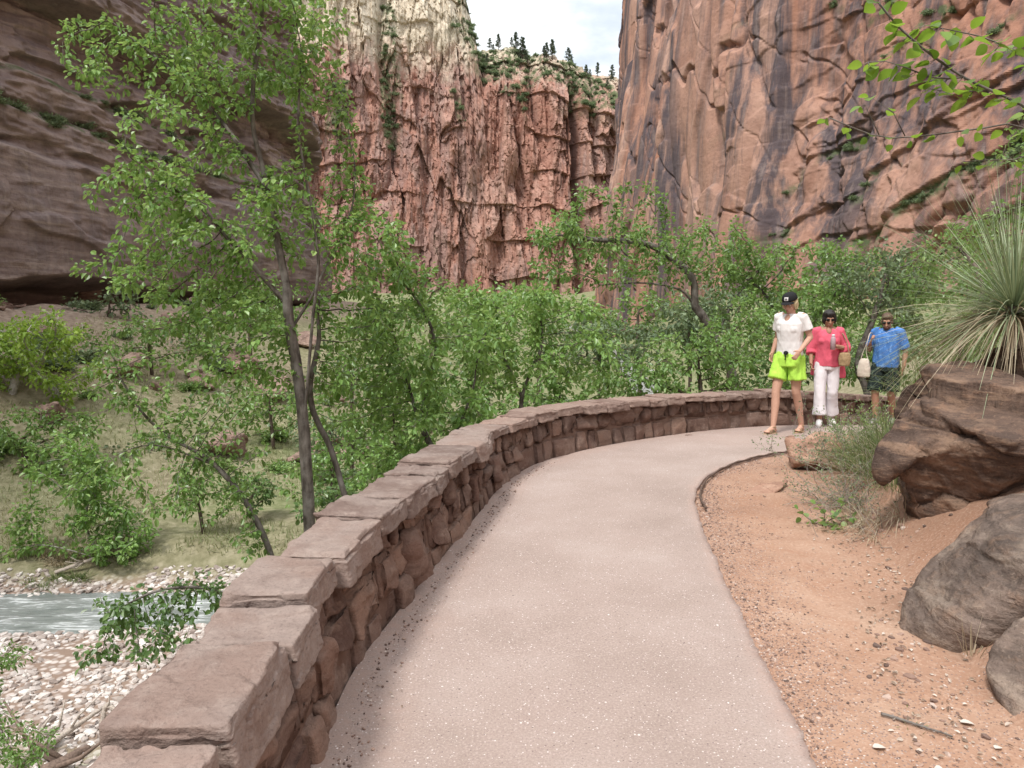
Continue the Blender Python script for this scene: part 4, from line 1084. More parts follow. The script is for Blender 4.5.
hull_rock('boulder', [at(985, 668, 2.85), at(992, 640, 2.95), at(1018, 610, 3.0), at(1070, 600, 3.0), at(1000, 705, 2.7), at(1022, 738, 2.55), at(1060, 745, 2.45), at(1120, 740, 2.4), at(1120, 620, 2.8), at(1000, 690, 3.6), at(1120, 680, 3.6)],
          .012, M['slab'], 13, .03, .04, 'grey boulder cut by the picture edge at the bottom right, lowest of the three boulders', strata=(.1, -.2, .9), sm=.7, it=8)
hull_rock('rock', [at(789, 440, 6.9), at(793, 467, 6.75), at(815, 462, 6.65), at(845, 470, 6.7), at(856, 450, 6.9), at(852, 434, 7.0), at(822, 432, 7.1), at(800, 438, 6.95), at(790, 470, 7.3), at(860, 465, 7.4), at(797, 462, 6.7)],
          .010, M['redrock'], 17, .018, .05, 'squared red rock block beside the path at the foot of the bushy bank', 'rock', fs=5)
hull_rock('rock', [at(732, 492, 5.9)-np.array([0, 0, .04]), at(760, 484, 6.1), at(788, 480, 6.2), at(783, 487, 6.0), at(750, 496, 5.85)-np.array([0, 0, .02]), at(735, 499, 5.8)-np.array([0, 0, .06]), at(760, 500, 6.0)-np.array([0, 0, .08]), at(770, 492, 5.85)-np.array([0, 0, .03])],
          .006, M['redrock'], 19, .008, .02, 'flat red bedrock slab half buried in the dirt inside the path bend', 'rock', fs=6)
# rotten curb board along the bend
def ground_line(pts, n, lift): 
    P = catmull(pts, n); z = ground(P[:, 0], P[:, 1]); return np.concatenate([P, (z+lift)[:, None]], 1)
a = Acc()
P = ground_line([(x+.035, y) for x, y in [(1.40, 5.35), (1.46, 5.75), (1.68, 6.33), (2.05, 6.88), (2.5, 7.3), (2.9, 7.55)]], 60, .015)
P[:, 2] = zpath(P[:, 0], P[:, 1])+.004+.004*np.sin(np.arange(60)*.9)
a.tube(P, .009+.003*np.sin(np.arange(60)*1.7), 6)
o = a.build('curb', simple('rotten_edge', (.10, .065, .05), .9, .6, 60, .4), None, True, P[0]); o.location = P[0]
tag(o, 'dark worn curb strip edging the inside of the path bend', 'curb')
# thin flat stone on the path by the wall
hull_rock('rock', [np.array([2.02, 8.62, .005])+d for d in np.array([[0, 0, -.08], [.16, .05, -.08], [.14, .12, -.06], [.02, .08, -.06], [.05, .05, -.035], [.12, .07, -.04]])], .006, M['varnish'], 23, .004, .01, 'small dark flat stone lying on the path near the far wall', 'stone', fs=9)

# ------------------------------------------------------------------ blades, tufts, twigs
def blades(base, n, L, W, r, spread=.1, elev=(.3, 1.4), droop=.3, az=None, azs=math.pi, seg=4, rv=None, taper=.15):
    base = np.asarray(base, float)
    if base.ndim == 1: base = np.repeat(base[None], n, 0)
    ang = r.uniform(-math.pi, math.pi, n) if az is None else az+r.uniform(-azs, azs, n)
    el = r.uniform(elev[0], elev[1], n); l = L*r.uniform(.55, 1.1, n); w = W*r.uniform(.7, 1.2, n)
    d = np.stack([np.cos(ang)*np.cos(el), np.sin(ang)*np.cos(el), np.sin(el)], 1)
    b = base+np.stack([np.cos(ang), np.sin(ang), 0*ang], 1)*spread*r.random((n, 1))
    S = np.stack([-np.sin(ang), np.cos(ang), 0*ang], 1)+r.normal(size=(n, 3))*.3
    S /= np.linalg.norm(S, axis=1, keepdims=True)
    t = np.linspace(0, 1, seg+1); dr = droop*r.uniform(.4, 1.6, n)
    bend = r.normal(size=(n, 3))*.06
    C = b[:, None]+d[:, None]*(l[:, None]*t)[..., None]+bend[:, None]*(l[:, None]*t**2)[..., None]
    C[..., 2] -= (dr*l)[:, None]*t**2.0
    wd = w[:, None]*(1-(1-taper)*t**1.5)[None]
    V = np.stack([C-S[:, None]*wd[..., None]/2, C+S[:, None]*wd[..., None]/2], 2).reshape(-1, 3)
    i = np.arange(n)[:, None]*(seg+1)*2+np.arange(seg)[None]*2; i = i.ravel()
    Fq = np.stack([i, i+1, i+3, i+2], 1)
    rv = r.random(n) if rv is None else rv
    return V, Fq, np.repeat(rv, seg)
M['yucca'] = leafmat('yucca_blades', (.10, .14, .07), (.20, .26, .14), (.36, .41, .26), .2, .45)
M['straw'] = leafmat('dry_straw', (.22, .17, .11), (.38, .31, .21), (.55, .48, .36), .25, .7)
M['grassgreen'] = leafmat('green_grass', (.06, .10, .03), (.13, .19, .06), (.26, .30, .12), .35, .6)
M['meadow'] = leafmat('meadow_grass', (.12, .15, .06), (.23, .26, .125), (.42, .40, .26), .35, .7)
M['twig'] = simple('dead_twigs', (.26, .22, .19), .9, .3, 50, .35)
M['drift'] = simple('bleached_wood', (.42, .36, .31), .85, .6, 30, .35)
def merge(parts):
    V = []; Fq = []; A = []; n = 0
    for v, f, a_ in parts:
        V.append(v); Fq.append(f+n); A.append(a_); n += len(v)
    return np.concatenate(V), np.concatenate(Fq), np.concatenate(A)
def yucca(c, L, n, seed, label, az=None):
    r = np.random.default_rng(seed); root = empty('yucca', c); tag(root, label, 'yucca')
    v1 = blades((0, 0, 0), n, L, .0075, r, .09, (-.05, 1.5), .16, seg=5, taper=.1)
    v2 = blades((0, 0, -.05), n//2, L*.95, .008, r, .06, (-.25, .4), .25, seg=5, taper=.1)
    V, Fq, A = merge([v1, v2]); mk('leaf_rosette', V, Fq, M['yucca'], root, False, A)
    V, Fq, A = merge([blades((0, 0, -.08), int(n*.8), L*.7, .009, r, .10, (-.35, .5), .5, seg=6, taper=.2)])
    mk('dry_leaves', V, Fq, M['straw'], root, False, A)
    a = Acc(); a.tube([(0, 0, -.55), (.02, 0, -.3), (0, 0, 0)], [.09, .08, .05], 10); a.build('stem', M['twig'], root)
yucca(at(1014, 306, 5.1), 1.18, 520, 3, 'large spiky yucca with long grey green blades growing over the jagged boulder')
def tuft(name, label, cat, bases, n, L, W, mat, seed, group=None, droop=.35, elev=(.5, 1.5), spread=.12, mats2=None, n2=0):
    r = np.random.default_rng(seed); bases = np.asarray(bases, float); c = bases.mean(0)
    root_b = bases-c
    bb = np.repeat(root_b, n, 0)
    V, Fq, A = blades(bb, len(bb), L, W, r, spread, elev, droop)
    if mats2 is None:
        o = mk(name, V, Fq, mat, None, False, A); o.location = c; return tag(o, label, cat, group)
    root = empty(name, c); tag(root, label, cat, group)
    mk('green_blades', V, Fq, mat, root, False, A)
    bb = np.repeat(root_b, n2, 0)
    V, Fq, A = blades(bb, len(bb), L*1.0, W*.8, r, spread*1.2, (elev[0]-.3, elev[1]-.2), droop*1.5)
    mk('dead_blades', V, Fq, mats2, root, False, A)
    return root
def gpts(lst): return [gz(x, y, .02) for x, y in lst]
tuft('grass_clump', 'tall wispy green grass on the bank in front of the man in the blue shirt', 'grass clump', gpts([(3.0, 6.3), (3.15, 6.6), (3.3, 6.9), (3.2, 6.2), (3.4, 6.5), (3.45, 7.1), (2.95, 6.0), (3.05, 5.8)]), 130, .50, .006, M['grassgreen'], 61, None, .35, (.6, 1.5), .22, M['straw'], 35)
tuft('grass_clump', 'grey green grass clump leaning over the left side of the jagged boulder', 'grass clump', gpts([(2.85, 5.55), (2.95, 5.8), (3.1, 5.9), (2.8, 5.3), (3.15, 6.1)]), 110, .5, .005, M['grassgreen'], 62, None, .45, (.5, 1.5), .2, M['straw'], 50)
tuft('dry_grass', 'pale straw grass drooping at the boulder foot above the dirt', 'dry grass', gpts([(2.40, 4.75), (2.5, 4.9), (2.45, 5.05), (2.55, 5.2), (2.6, 4.8), (2.5, 5.35), (2.6, 5.5), (2.35, 4.95), (2.7, 5.7)]), 70, .36, .005, M['straw'], 63, None, .7, (.1, 1.3), .12)
tuft('dry_grass', 'thin dry stalks standing against the face of the grey boulder slab', 'dry grass', [at(972, 655, 3.05)], 16, .24, .004, M['straw'], 64, None, .2, (.9, 1.5), .04)
tuft('grass_clump', 'small green weed at the bottom right corner beside the lowest boulder', 'grass clump', gpts([(1.45, 2.55), (1.5, 2.65)]), 26, .07, .006, M['grassgreen'], 65, None, .5, (.2, 1.3), .05)
tuft('grass_clump', 'loose green grass on top of the bank below the yucca blades', 'grass clump', [at(925, 385, 6.3), at(940, 372, 6.3), at(965, 358, 6.2), at(912, 395, 6.3), at(985, 345, 6.2)], 90, .55, .006, M['grassgreen'], 66, None, .4, (.3, 1.5), .25)
def twiggy(name, label, cat, base, n, L, mat, seed, leafm=None, lsize=.02, lper=3, spread=.2, rad=.003, up=.5):
    r = np.random.default_rng(seed); root = empty(name, base); tag(root, label, cat); a = Acc(); ends = []
    for i in range(n):
        d = r.normal(size=3); d[2] = abs(d[2])*up+.25; d /= np.linalg.norm(d)
        p = np.array([r.normal()*spread*.4, r.normal()*spread*.4, -.03]); pts = [p]; l = L*r.uniform(.5, 1.1)
        for k in range(5):
            d = d+r.normal(size=3)*.28; d /= np.linalg.norm(d); p = p+d*l/5; pts.append(p); ends.append(p)
        a.tube(pts, np.linspace(rad, rad*.3, 6), 4)
        for k in (2, 3, 4):
            q = pts[k]; d2 = d+r.normal(size=3)*.8; d2 /= np.linalg.norm(d2)
            q2 = q+d2*l*.25; a.tube([q, (q+q2)/2+r.normal(size=3)*.01, q2], [rad*.6, rad*.4, rad*.2], 3); ends.append(q2); ends.append((q+q2)/2)
    a.build('stems', mat, root, False)
    if leafm:
        E = np.repeat(np.array(ends), lper, 0); m = len(E)
        V, Fq, A = leaves(E+r.normal(size=(m, 3))*lsize*.5, r.normal(size=(m, 3))+[0, 0, .3], lsize*r.uniform(.6, 1.3, m), lsize*.5*r.uniform(.7, 1.2, m), r, .1)
        mk('foliage', V, Fq, leafm, root, False, A)
    return root
twiggy('sagebrush', 'grey twiggy low brush on the bank left of the jagged boulder', 'brush', gz(2.62, 5.5, .0), 90, .55, M['twig'], 71, M['leaf_grey'], .018, 2, .45, up=.6)
twiggy('sagebrush', 'bushy green brush behind the squared red rock at the path bend', 'brush', gz(3.15, 6.55, 0), 80, .6, M['twig'], 72, M['leaf_grey'], .024, 3, .6)
twiggy('sagebrush', 'tangle of bare dead twigs on the dirt below the boulder overhang', 'brush', gz(2.42, 4.95, 0), 50, .34, M['twig'], 73, None, spread=.4, rad=.0025, up=.2)
twiggy('sagebrush', 'fine green brush at the right edge of the path beyond the red rock', 'brush', gz(3.9, 7.45, 0), 80, .55, M['twig'], 74, M['leaf_mid'], .026, 3, .6)
# small plant with round leaves
def round_leaves(P, D, N, S_, r, rv=None, k=8):
    n = len(P); D = D/np.linalg.norm(D, axis=1, keepdims=True); S = np.cross(D, N); S /= np.linalg.norm(S, axis=1, keepdims=True); N = np.cross(S, D)
    prof = [(0, 0), (.10, .26), (.32, .46), (.58, .44), (.80, .27), (1.0, 0)]
    m = len(prof); V = []
    for t_, w_ in prof: V.append(P+D*S_[:, None]*t_-np.array([0, 0, 1.])*(S_*.18*t_*t_)[:, None])
    mid_ = np.stack(V, 1)
    lf = np.stack([mid_[:, i]+S*S_[:, None]*prof[i][1]+N*S_[:, None]*prof[i][1]*.22 for i in range(1, m-1)], 1)
    rt = np.stack([mid_[:, i]-S*S_[:, None]*prof[i][1]+N*S_[:, None]*prof[i][1]*.22 for i in range(1, m-1)], 1)
    A = np.concatenate([mid_, lf, rt], 1); c = A.shape[1]; base = np.arange(n)[:, None]*c
    q = []
    for side, o_, fl in ((0, m, False), (1, m+m-2, True)):
        for i in range(1, m-2):
            f = [i, i+1, o_+i, o_+i-1]; q.append(f[::-1] if fl else f)
    t3 = []
    for o_, fl in ((m, False), (2*m-2, True)):
        f = [0, 1, o_]; g = [m-2, m-1, o_+m-3]; t3 += [f[::-1] if fl else f, g[::-1] if fl else g]
    Q = (base[:, None, :]+np.array(q)[None]).reshape(-1, 4); T = (base[:, None, :]+np.array(t3)[None]).reshape(-1, 3)
    rv = r.random(n) if rv is None else rv
    return A.reshape(-1, 3), Q, T, np.concatenate([np.repeat(rv, len(t3)), np.repeat(rv, len(q))])
def leafy_branch(root, stems, seed, size, per, mat, bark, rad=.004, gap=.05, drp=.02):
    r = np.random.default_rng(seed); a = Acc(); P = []; D = []
    for st, rr in stems:
        c = catmull(st, 40); c = resample(c, gap); a.tube(c, np.linspace(rr, rr*.35, len(c)), 6)
        T = np.gradient(c, axis=0); T /= np.linalg.norm(T, axis=1, keepdims=True)
        for i in range(1, len(c)):
            if rr > .007 and i < len(c)*.25: continue
            for k in range(per):
                sd = np.cross(T[i], [0, 0, 1])*(1 if (i+k) % 2 else -1)+T[i]*.5+r.normal(size=3)*.45
                sd /= np.linalg.norm(sd)
                pb = c[i]+sd*size*.35-np.array([0, 0, drp*r.random()])
                a.tube([c[i], pb], [.0012, .0009], 3); P.append(pb); D.append(sd+np.array([0, 0, -.25]))
    P = np.array(P); D = np.array(D); n = len(P)
    N = np.array([0, 0, 1.])+r.normal(size=(n, 3))*.45
    V, Q, T3, A = round_leaves(P, D, N, size*r.uniform(.65, 1.2, n), r)
    a.build('stem', bark, root, True)
    o = mk('foliage', V, [T3, Q], mat, root, True, A)
    return o
M['leaf_round'] = leafmat('round_leaves', (.07, .15, .02), (.15, .27, .03), (.24, .38, .05), .5, .4)
pr = empty('seedling', gz(2.15, 5.0, 0)); tag(pr, 'small seedling with dark glossy oval leaves standing in the dirt by the brush', 'plant')
o0 = np.array(pr.location)
leafy_branch(pr, [([(0, 0, 0), (.02, 0, .08), (-.05, -.03, .16)], .003), ([(0, 0, 0), (.10, 0, .09), (.16, 0, .2)], .003), ([(0, 0, 0), (.1, .05, .04), (.22, .0, .07)], .003), ([(0, 0, 0), (.0, -.08, .05), (.08, -.1, .04)], .003), ([(0, 0, 0), (-.08, .05, .04), (-.14, .05, .1)], .003)], 75, .05, 2, M['leaf_mid'], M['bark_brown'], gap=.04)
# --- near branch, top right, growing from a tree on the bank outside the frame
bx = gz(3.3, 2.6, .1)
br = empty('bank_tree', bx); tag(br, 'near branch with round yellow green leaves reaching in at the top right', 'tree branch')
def rel(*p): return [np.asarray(q, float)-bx for q in p]
T0 = [bx, bx+np.array([-.05, 0, .9]), bx+np.array([-.2, 0, 1.9]), bx+np.array([-.25, .1, 3.0])]
ab = Acc(); c_ = catmull(rel(*T0), 20); ab.tube(c_, np.linspace(.06, .03, 20), 10); ab.build('trunk', M['bark_dark'], br)
fork = bx+np.array([-.2, 0, 1.35])
Y1 = 2.35
leafy_branch(br, [(rel(fork, at(1100, 150, 2.5), at(1024, 106, Y1), at(960, 75, Y1), at(905, 33, Y1), at(878, 2, Y1)), .008),
                  (rel(at(965, 77, Y1), at(935, 78, Y1), at(890, 62, Y1), at(868, 62, Y1)), .003),
                  (rel(at(1024, 55, 2.4), at(985, 38, 2.4), at(950, 30, Y1), at(925, 25, Y1)), .003),
                  (rel(at(1070, 90, 2.45), at(1024, 55, 2.4), at(1000, 45, 2.4)), .004),
                  (rel(at(990, 90, Y1), at(955, 92, Y1), at(925, 88, Y1)), .003)], 76, .048, 3, M['leaf_round'], M['bark_dark'], gap=.05)
leafy_branch(br, [(rel(fork, at(1110, 170, 2.7), at(1024, 127, 2.6), at(985, 128, 2.6), at(930, 135, 2.6), at(880, 137, 2.6), at(830, 118, 2.6)), .006),
                  (rel(at(880, 137, 2.6), at(872, 118, 2.6), at(865, 105, 2.6)), .002), (rel(at(905, 136, 2.6), at(890, 108, 2.6), at(872, 98, 2.6)), .002),
                  (rel(at(1060, 140, 2.6), at(1024, 158, 2.6), at(985, 160, 2.6), at(962, 162, 2.6)), .003)], 77, .036, 2, M['leaf_round'], M['bark_dark'], gap=.075)

# ------------------------------------------------------------------ river bar: cobbles, driftwood, meadow grass
def ico(sub):
    bm = bmesh.new(); bmesh.ops.create_icosphere(bm, subdivisions=sub, radius=1); V = np.array([v.co[:] for v in bm.verts]); Fq = np.array([[v.index for v in f.verts] for f in bm.faces]); bm.free(); return V, Fq
def stones(name, xs, ys, sizes, r, mat, sub=1, flat=.6, lift=.25, kind='stuff', label=None, cat=None, cols=None, zz=None):
    V0, F0 = ico(sub); n = len(xs); zz = ground(xs, ys) if zz is None else zz
    nn = len(V0); ang = r.uniform(0, 6.28, n)
    jit_ = 1+r.uniform(-.25, .25, (n, nn))
    sx, sy, sz = sizes*r.uniform(.8, 1.3, n), sizes*r.uniform(.6, 1.0, n), sizes*flat*r.uniform(.7, 1.2, n)
    V = V0[None]*jit_[..., None]*np.stack([sx, sy, sz], 1)[:, None]
    c, s_ = np.cos(ang)[:, None], np.sin(ang)[:, None]
    X_ = V[..., 0]*c-V[..., 1]*s_; Y_ = V[..., 0]*s_+V[..., 1]*c
    tl = r.normal(size=(n, 1))*.2
    V = np.stack([X_+xs[:, None], Y_+ys[:, None], V[..., 2]+tl*X_+(zz+sz*lift)[:, None]], -1).reshape(-1, 3)
    Fq = (F0[None]+np.arange(n)[:, None, None]*nn).reshape(-1, 3)
    o = mk(name, V, Fq, mat, None, sub > 1, np.repeat(r.random(n), len(F0)))
    return tag(o, label, cat, None, kind)
def cobmat():
    t = NT('river_cobble'); a = t.attr('v'); v = t.coords(); nz = t.noise(v, 18, 4)
    c = t.ramp(a, [(0, (.20, .16, .14)), (.25, (.34, .29, .26)), (.6, (.47, .42, .39)), (1, (.68, .64, .60))])
    c = t.mix(t.math('MULTIPLY', t.ramp(nz, [(.45, 0), (.7, 1)]), .4), c, (.38, .30, .26)); t.bsdf(c, .85, None, .25); return t.m
M['cobble'] = cobmat()
r = np.random.default_rng(5)
n = 16000
xs = r.uniform(-17, 1, n); ys = r.uniform(10, 22.6, n)
drr = sdist(RIVER, xs, ys); dww = sdist(wallc[::8], xs, ys)
m = (dww > 5.2) & (((drr < -1.2) & (drr > -8)) | ((drr > 1.15) & (drr < 2.3))) & (fbm2(xs*.5, ys*.5, 3, 61) > -.35)
xs, ys = xs[m], ys[m]
stones('cobbles', xs, ys, .045+.085*r.random(len(xs))**2.2, r, M['cobble'], 1)
# gravel and litter on the dirt near the path edge
n = 6500
yy = r.uniform(1.3, 7.2, n); ex = np.interp(yy, edger[:, 1], edger[:, 0]); xx = ex+.01+np.abs(r.normal(size=n))*.10+r.random(n)**5*.9
m = (xx < 3) & ~((xx > np.interp(yy, [0, 2, 4, 6, 8], [1.7, 1.8, 2.3, 2.9, 3.4])))
m &= fbm2(xx*2.2, yy*2.2, 3, 19) > -.05-.9*sst(.12, 0, xx-np.interp(yy, edger[:, 1], edger[:, 0]))
xx, yy = xx[m], yy[m]
gm = NT('gravel'); a_ = gm.attr('v'); gm.bsdf(gm.ramp(a_, [(0, (.10, .07, .06)), (.5, (.22, .14, .11)), (.85, (.34, .23, .18)), (1, (.5, .41, .36))]), .9)
stones('gravel', xx, yy, .0028+.007*r.random(len(xx))**3, r, gm.m, 1, .7, .1)
n = 900
yy = r.uniform(1.3, 7, n); xx = np.interp(yy, WC[:, 1][:700], WC[:, 0][:700])+.035+np.abs(r.normal(size=n))*.055
stones('grit', xx, yy, .002+.007*r.random(n)**3, r, gm.m, 1, .7, .1, zz=zpath(xx, yy)+.002)
# leaf litter
def litter(xs, ys, size, mat, name, seed, label=None, z=None):
    r = np.random.default_rng(seed); n = len(xs); z = ground(xs, ys)+.006 if z is None else z
    P = np.stack([xs, ys, z], 1); D = r.normal(size=(n, 3)); D[:, 2] = abs(D[:, 2])*.15
    V, Fq, A = leaves(P, D, size*r.uniform(.5, 1.3, n), size*.5*r.uniform(.6, 1.3, n), r, .0, fold=.35)
    return tag(mk(name, V, Fq, mat, None, False, A), label, None, None, 'stuff')
M['litter'] = leafmat('dead_leaves', (.16, .11, .08), (.33, .25, .19), (.62, .56, .50), .1, .8)
n = 500; yy = r.uniform(1.8, 5.6, n); xx = np.interp(yy, [1.8, 3, 4, 5, 6], [1.45, 1.7, 2.1, 2.35, 2.6])+r.normal(size=n)*.13
litter(xx, yy, .022, M['litter'], 'leaf_litter', 8)
n = 160; yy = r.uniform(1.3, 6.5, n); xx = np.interp(yy, WC[:, 1][:700], WC[:, 0][:700])+.06+np.abs(r.normal(size=n))*.10
litter(xx, yy, .014, M['litter'], 'leaf_litter', 9, z=zpath(xx, yy)+.006)
# angular crumbs fallen at the foot of the boulders
n = 260; k_ = r.random(n); fx = np.interp(k_, [0, .3, .5, .75, 1], [2.42, 2.5, 1.95, 1.62, 1.5]); fy = np.interp(k_, [0, .3, .5, .75, 1], [5.2, 4.5, 3.4, 3.0, 2.4])
fx = fx+r.normal(size=n)*.09; fy = fy+r.normal(size=n)*.09
stones('rubble', fx, fy, .004+.022*r.random(n)**4, r, gm.m, 1, .7, .1)
def stick(name, pts, rad, mat, label, cat, twigs=0, seed=0, group=None):
    r = np.random.default_rng(seed); P = catmull(pts, 24); P = P+r.normal(size=P.shape)*np.min(rad)*.15; a = Acc()
    rr = np.interp(np.linspace(0, 1, 24), np.linspace(0, 1, len(rad)), rad); a.tube(P-P[0], rr, 8)
    for k in range(twigs):
        i = int(r.integers(4, 20)); d = r.normal(size=3); d[2] = abs(d[2]); d /= np.linalg.norm(d); l = rr[i]*r.uniform(6, 14)
        a.tube([P[i]-P[0], P[i]-P[0]+d*l*.5+r.normal(size=3)*l*.08, P[i]-P[0]+d*l], [rr[i]*.5, rr[i]*.35, rr[i]*.15], 5)
    o = a.build(name, mat, None, True); o.location = P[0]; return tag(o, label, cat, group)
def gs(px, Yd, up=0.05): x = (px-512)/F*Yd; return np.array([x, Yd, g1(x, Yd)+up])
stick('driftwood', [gs(-30, 11.6, .15), gs(20, 12.4, .12), gs(80, 13.5, .25)], [.09, .07, .03], M['drift'], 'long pale driftwood log slanting across the cobbles at bottom left', 'driftwood', 3, 1)
stick('driftwood', [gs(78, 13.2, .05), gs(85, 13.3, .4), gs(100, 13.2, .15), gs(104, 13.1, .1)], [.05, .04, .06], M['drift'], 'short upright bleached driftwood fork at the end of the long log', 'driftwood', 2, 2)
stick('driftwood', [gs(-20, 11.2, .1), gs(30, 11.8, .1), gs(62, 12.4, .08)], [.13, .12, .06], simple('dark_wood', (.17, .12, .095), .9, .6, 25, .35), 'thick dark driftwood log below the long pale one', 'driftwood', 4, 3)
stick('driftwood', [gs(52, 11.4, .06), gs(80, 11.7, .06), gs(102, 12.0, .05)], [.07, .07, .04], M['drift'], 'stubby brown driftwood piece among the cobbles right of the dark log', 'driftwood', 1, 4)
stick('driftwood', [gs(40, 20.9, .1), gs(75, 21.2, .3), gs(95, 21.4, .35)], [.06, .05, .03], M['drift'], 'grey driftwood branch lying on the far bank against the dry grass', 'driftwood', 4, 5)
stick('driftwood', [gs(-12, 18.4, .1), gs(10, 18.2, .1), gs(25, 18.4, .25), gs(55, 19, .3)], [.05, .04, .02], M['drift'], 'bare snag at the water edge by the left picture border', 'driftwood', 5, 6)
stick('driftwood', [gs(338, 36, .2), gs(365, 36.5, .3), gs(385, 37, .2)], [.10, .09, .05], M['drift'], 'bleached fallen log in the meadow seen between trunk and maple shrub', 'driftwood', 3, 7)
stick('twig', [np.array([1.38, 2.62, g1(1.38, 2.62)+.012]), np.array([1.46, 2.55, g1(1.46, 2.55)+.012]), np.array([1.56, 2.47, g1(1.56, 2.47)+.012])], [.006, .005, .003], M['bark_dark'], 'short dark twig on the dirt near the bottom right corner', 'twig', 1, 8)
stick('twig', [at(790, 372, 11.6)+np.array([0, 0, 0]), at(800, 372, 11.6), at(812, 372, 11.6)], [.004, .004, .004], M['bark_dark'], 'thin twig', 'twig') if False else None
# pale scraps of leaf / bark on the dirt
for i, (px, py, s_, lab) in enumerate([(961, 708, .05, 'pale curled dead leaf on the dirt beside the short dark twig'), (874, 735, .045, 'pale flat dead leaf on open dirt left of the lowest boulder'), (996, 735, .03, 'small pale dead leaf at the foot of the lowest boulder')]):
    d = ray(px, py); t_ = (0.02-CAM_H)/d[2]; p = np.array([0, 0, CAM_H])+d*t_
    p[2] = g1(p[0], p[1])+.008; rr_ = np.random.default_rng(i)
    V, Q, T3, A = round_leaves(np.array([[0, 0, 0.]]), np.array([[1., .3*i-.3, .15]]), np.array([[.1, .2, 1.]]), np.array([s_]), rr_, np.array([.95]))
    o = mk('dead_leaf', V, [T3, Q], M['litter'], None, True, A); o.location = p; tag(o, lab, 'dead leaf')
# meadow grass beyond the river
n = 26000
r = np.random.default_rng(15)
yy = 20+r.random(n)**1.3*26; xx = (r.uniform(-20, 500, n)-512)/F*yy
drr = sdist(RIVER, xx, yy); cl_2 = sdist(CLIFF_L, xx, yy)
m = (drr > 2.6) & (cl_2 < -6) & (fbm2(xx*.35, yy*.35, 3, 88) > -.25)
xx, yy = xx[m], yy[m]
V, Fq, A = blades(np.stack([xx, yy, ground(xx, yy)-.02], 1), len(xx), .42, .030, r, .05, (.7, 1.5), .35, seg=2, rv=np.clip(.5+.5*fbm2(xx*.25, yy*.25, 3, 89)+r.normal(size=len(xx))*.18, 0, 1))
tag(mk('meadow_grass', V, Fq, M['meadow'], None, False, A), None, None, None, 'stuff')
# brown cut bank roots: dry grass humps at the water
for i, (px, Yd, lab, mt, nn, L_) in enumerate([(75, 21.6, 'tawny dry grass hump on the river cut bank beside the grey driftwood', 'straw', 260, .5), (35, 21.5, 'pale dry grass hump at the far water edge on the left', 'straw', 240, .45), (45, 20.7, 'green grass tussock right at the far water edge', 'grassgreen', 220, .4), (115, 22.6, 'dark root tangle grass overhanging the eroded river bank', 'twigleaf', 200, .35)]):
    b = gs(px, Yd, 0); rr_ = np.random.default_rng(i+30)
    bs_ = np.array([b+np.array([rr_.normal()*.35, rr_.normal()*.2, 0]) for _ in range(7)]); bs_[:, 2] = ground(bs_[:, 0], bs_[:, 1])
    tuft('grass_clump', lab, 'grass clump', bs_, nn//7*2, L_, .02, M['straw'] if mt != 'grassgreen' else M['grassgreen'], 90+i, None, .5, (.3, 1.5), .2)
# ------------------------------------------------------------------ walkers
M['skin_fair'] = simple('skin_fair', (.50, .29, .21), .55, .05, 60, .08)
M['skin_tan'] = simple('skin_tan', (.36, .19, .125), .55, .05, 60, .08)
def clothmat(name, col, var=.10, sc=9, pat=None):
    t = NT(name); v = t.coords(); n = t.noise(v, sc, 4); w_ = t.noise(v, 260, 2)
    c = t.mix(t.ramp(n, [(.35, 0), (.65, 1)]), tuple(x*(1-var) for x in col), col)
    if pat:
        p = t.noise(v, pat[1], 4, .6, .6); c = t.mix(t.ramp(p, [(pat[2], 0), (pat[2]+.03, 1)]), c, pat[0])
    t.bsdf(c, .85, t.bump(t.math('ADD', n, t.math('MULTIPLY', w_, .1)), .4, .01), .15); return t.m
def loftr(acc, rings, n=20):
    """closed loft of ellipses (cx, cy, cz, rx, ry)"""
    rings = np.asarray(rings, float); th = np.arange(n)*2*math.pi/n; m = len(rings)
    V = np.stack([rings[:, 0, None]+rings[:, 3, None]*np.cos(th), rings[:, 1, None]+rings[:, 4, None]*np.sin(th), rings[:, 2, None]+0*th[None]], -1).reshape(-1, 3)
    i = np.arange(m-1)[:, None]*n; j = np.arange(n)[None]; k = (j+1) % n
    Fq = np.stack([i+j, i+k, i+n+k, i+n+j], -1).reshape(-1, 4)
    if rings[-1, 2] < rings[0, 2]: Fq = Fq[:, ::-1]
    c0 = len(V); V = np.concatenate([V, rings[:1, :3], rings[-1:, :3]])
    jj = np.arange(n); kk = (jj+1) % n
    Ft = np.concatenate([np.stack([kk, jj, np.full(n, c0)], 1), np.stack([(m-1)*n+jj, (m-1)*n+kk, np.full(n, c0+1)], 1)])
    acc.add(V, Fq); acc.F.setdefault(3, []).append(Ft+(acc.n-len(V))); acc.A.setdefault(3, []).append(np.full(len(Ft), .5))
def limb(acc, pts, rad, n=14):
    P = catmull(pts, len(pts)*5); rr = np.interp(np.linspace(0, 1, len(P)), np.linspace(0, 1, len(rad)), rad)
    acc.tube(P, rr, n); acc.sphere(P[0], rr[0]); acc.sphere(P[-1], rr[-1])
def unit(v): v = np.asarray(v, float); return v/np.linalg.norm(v)
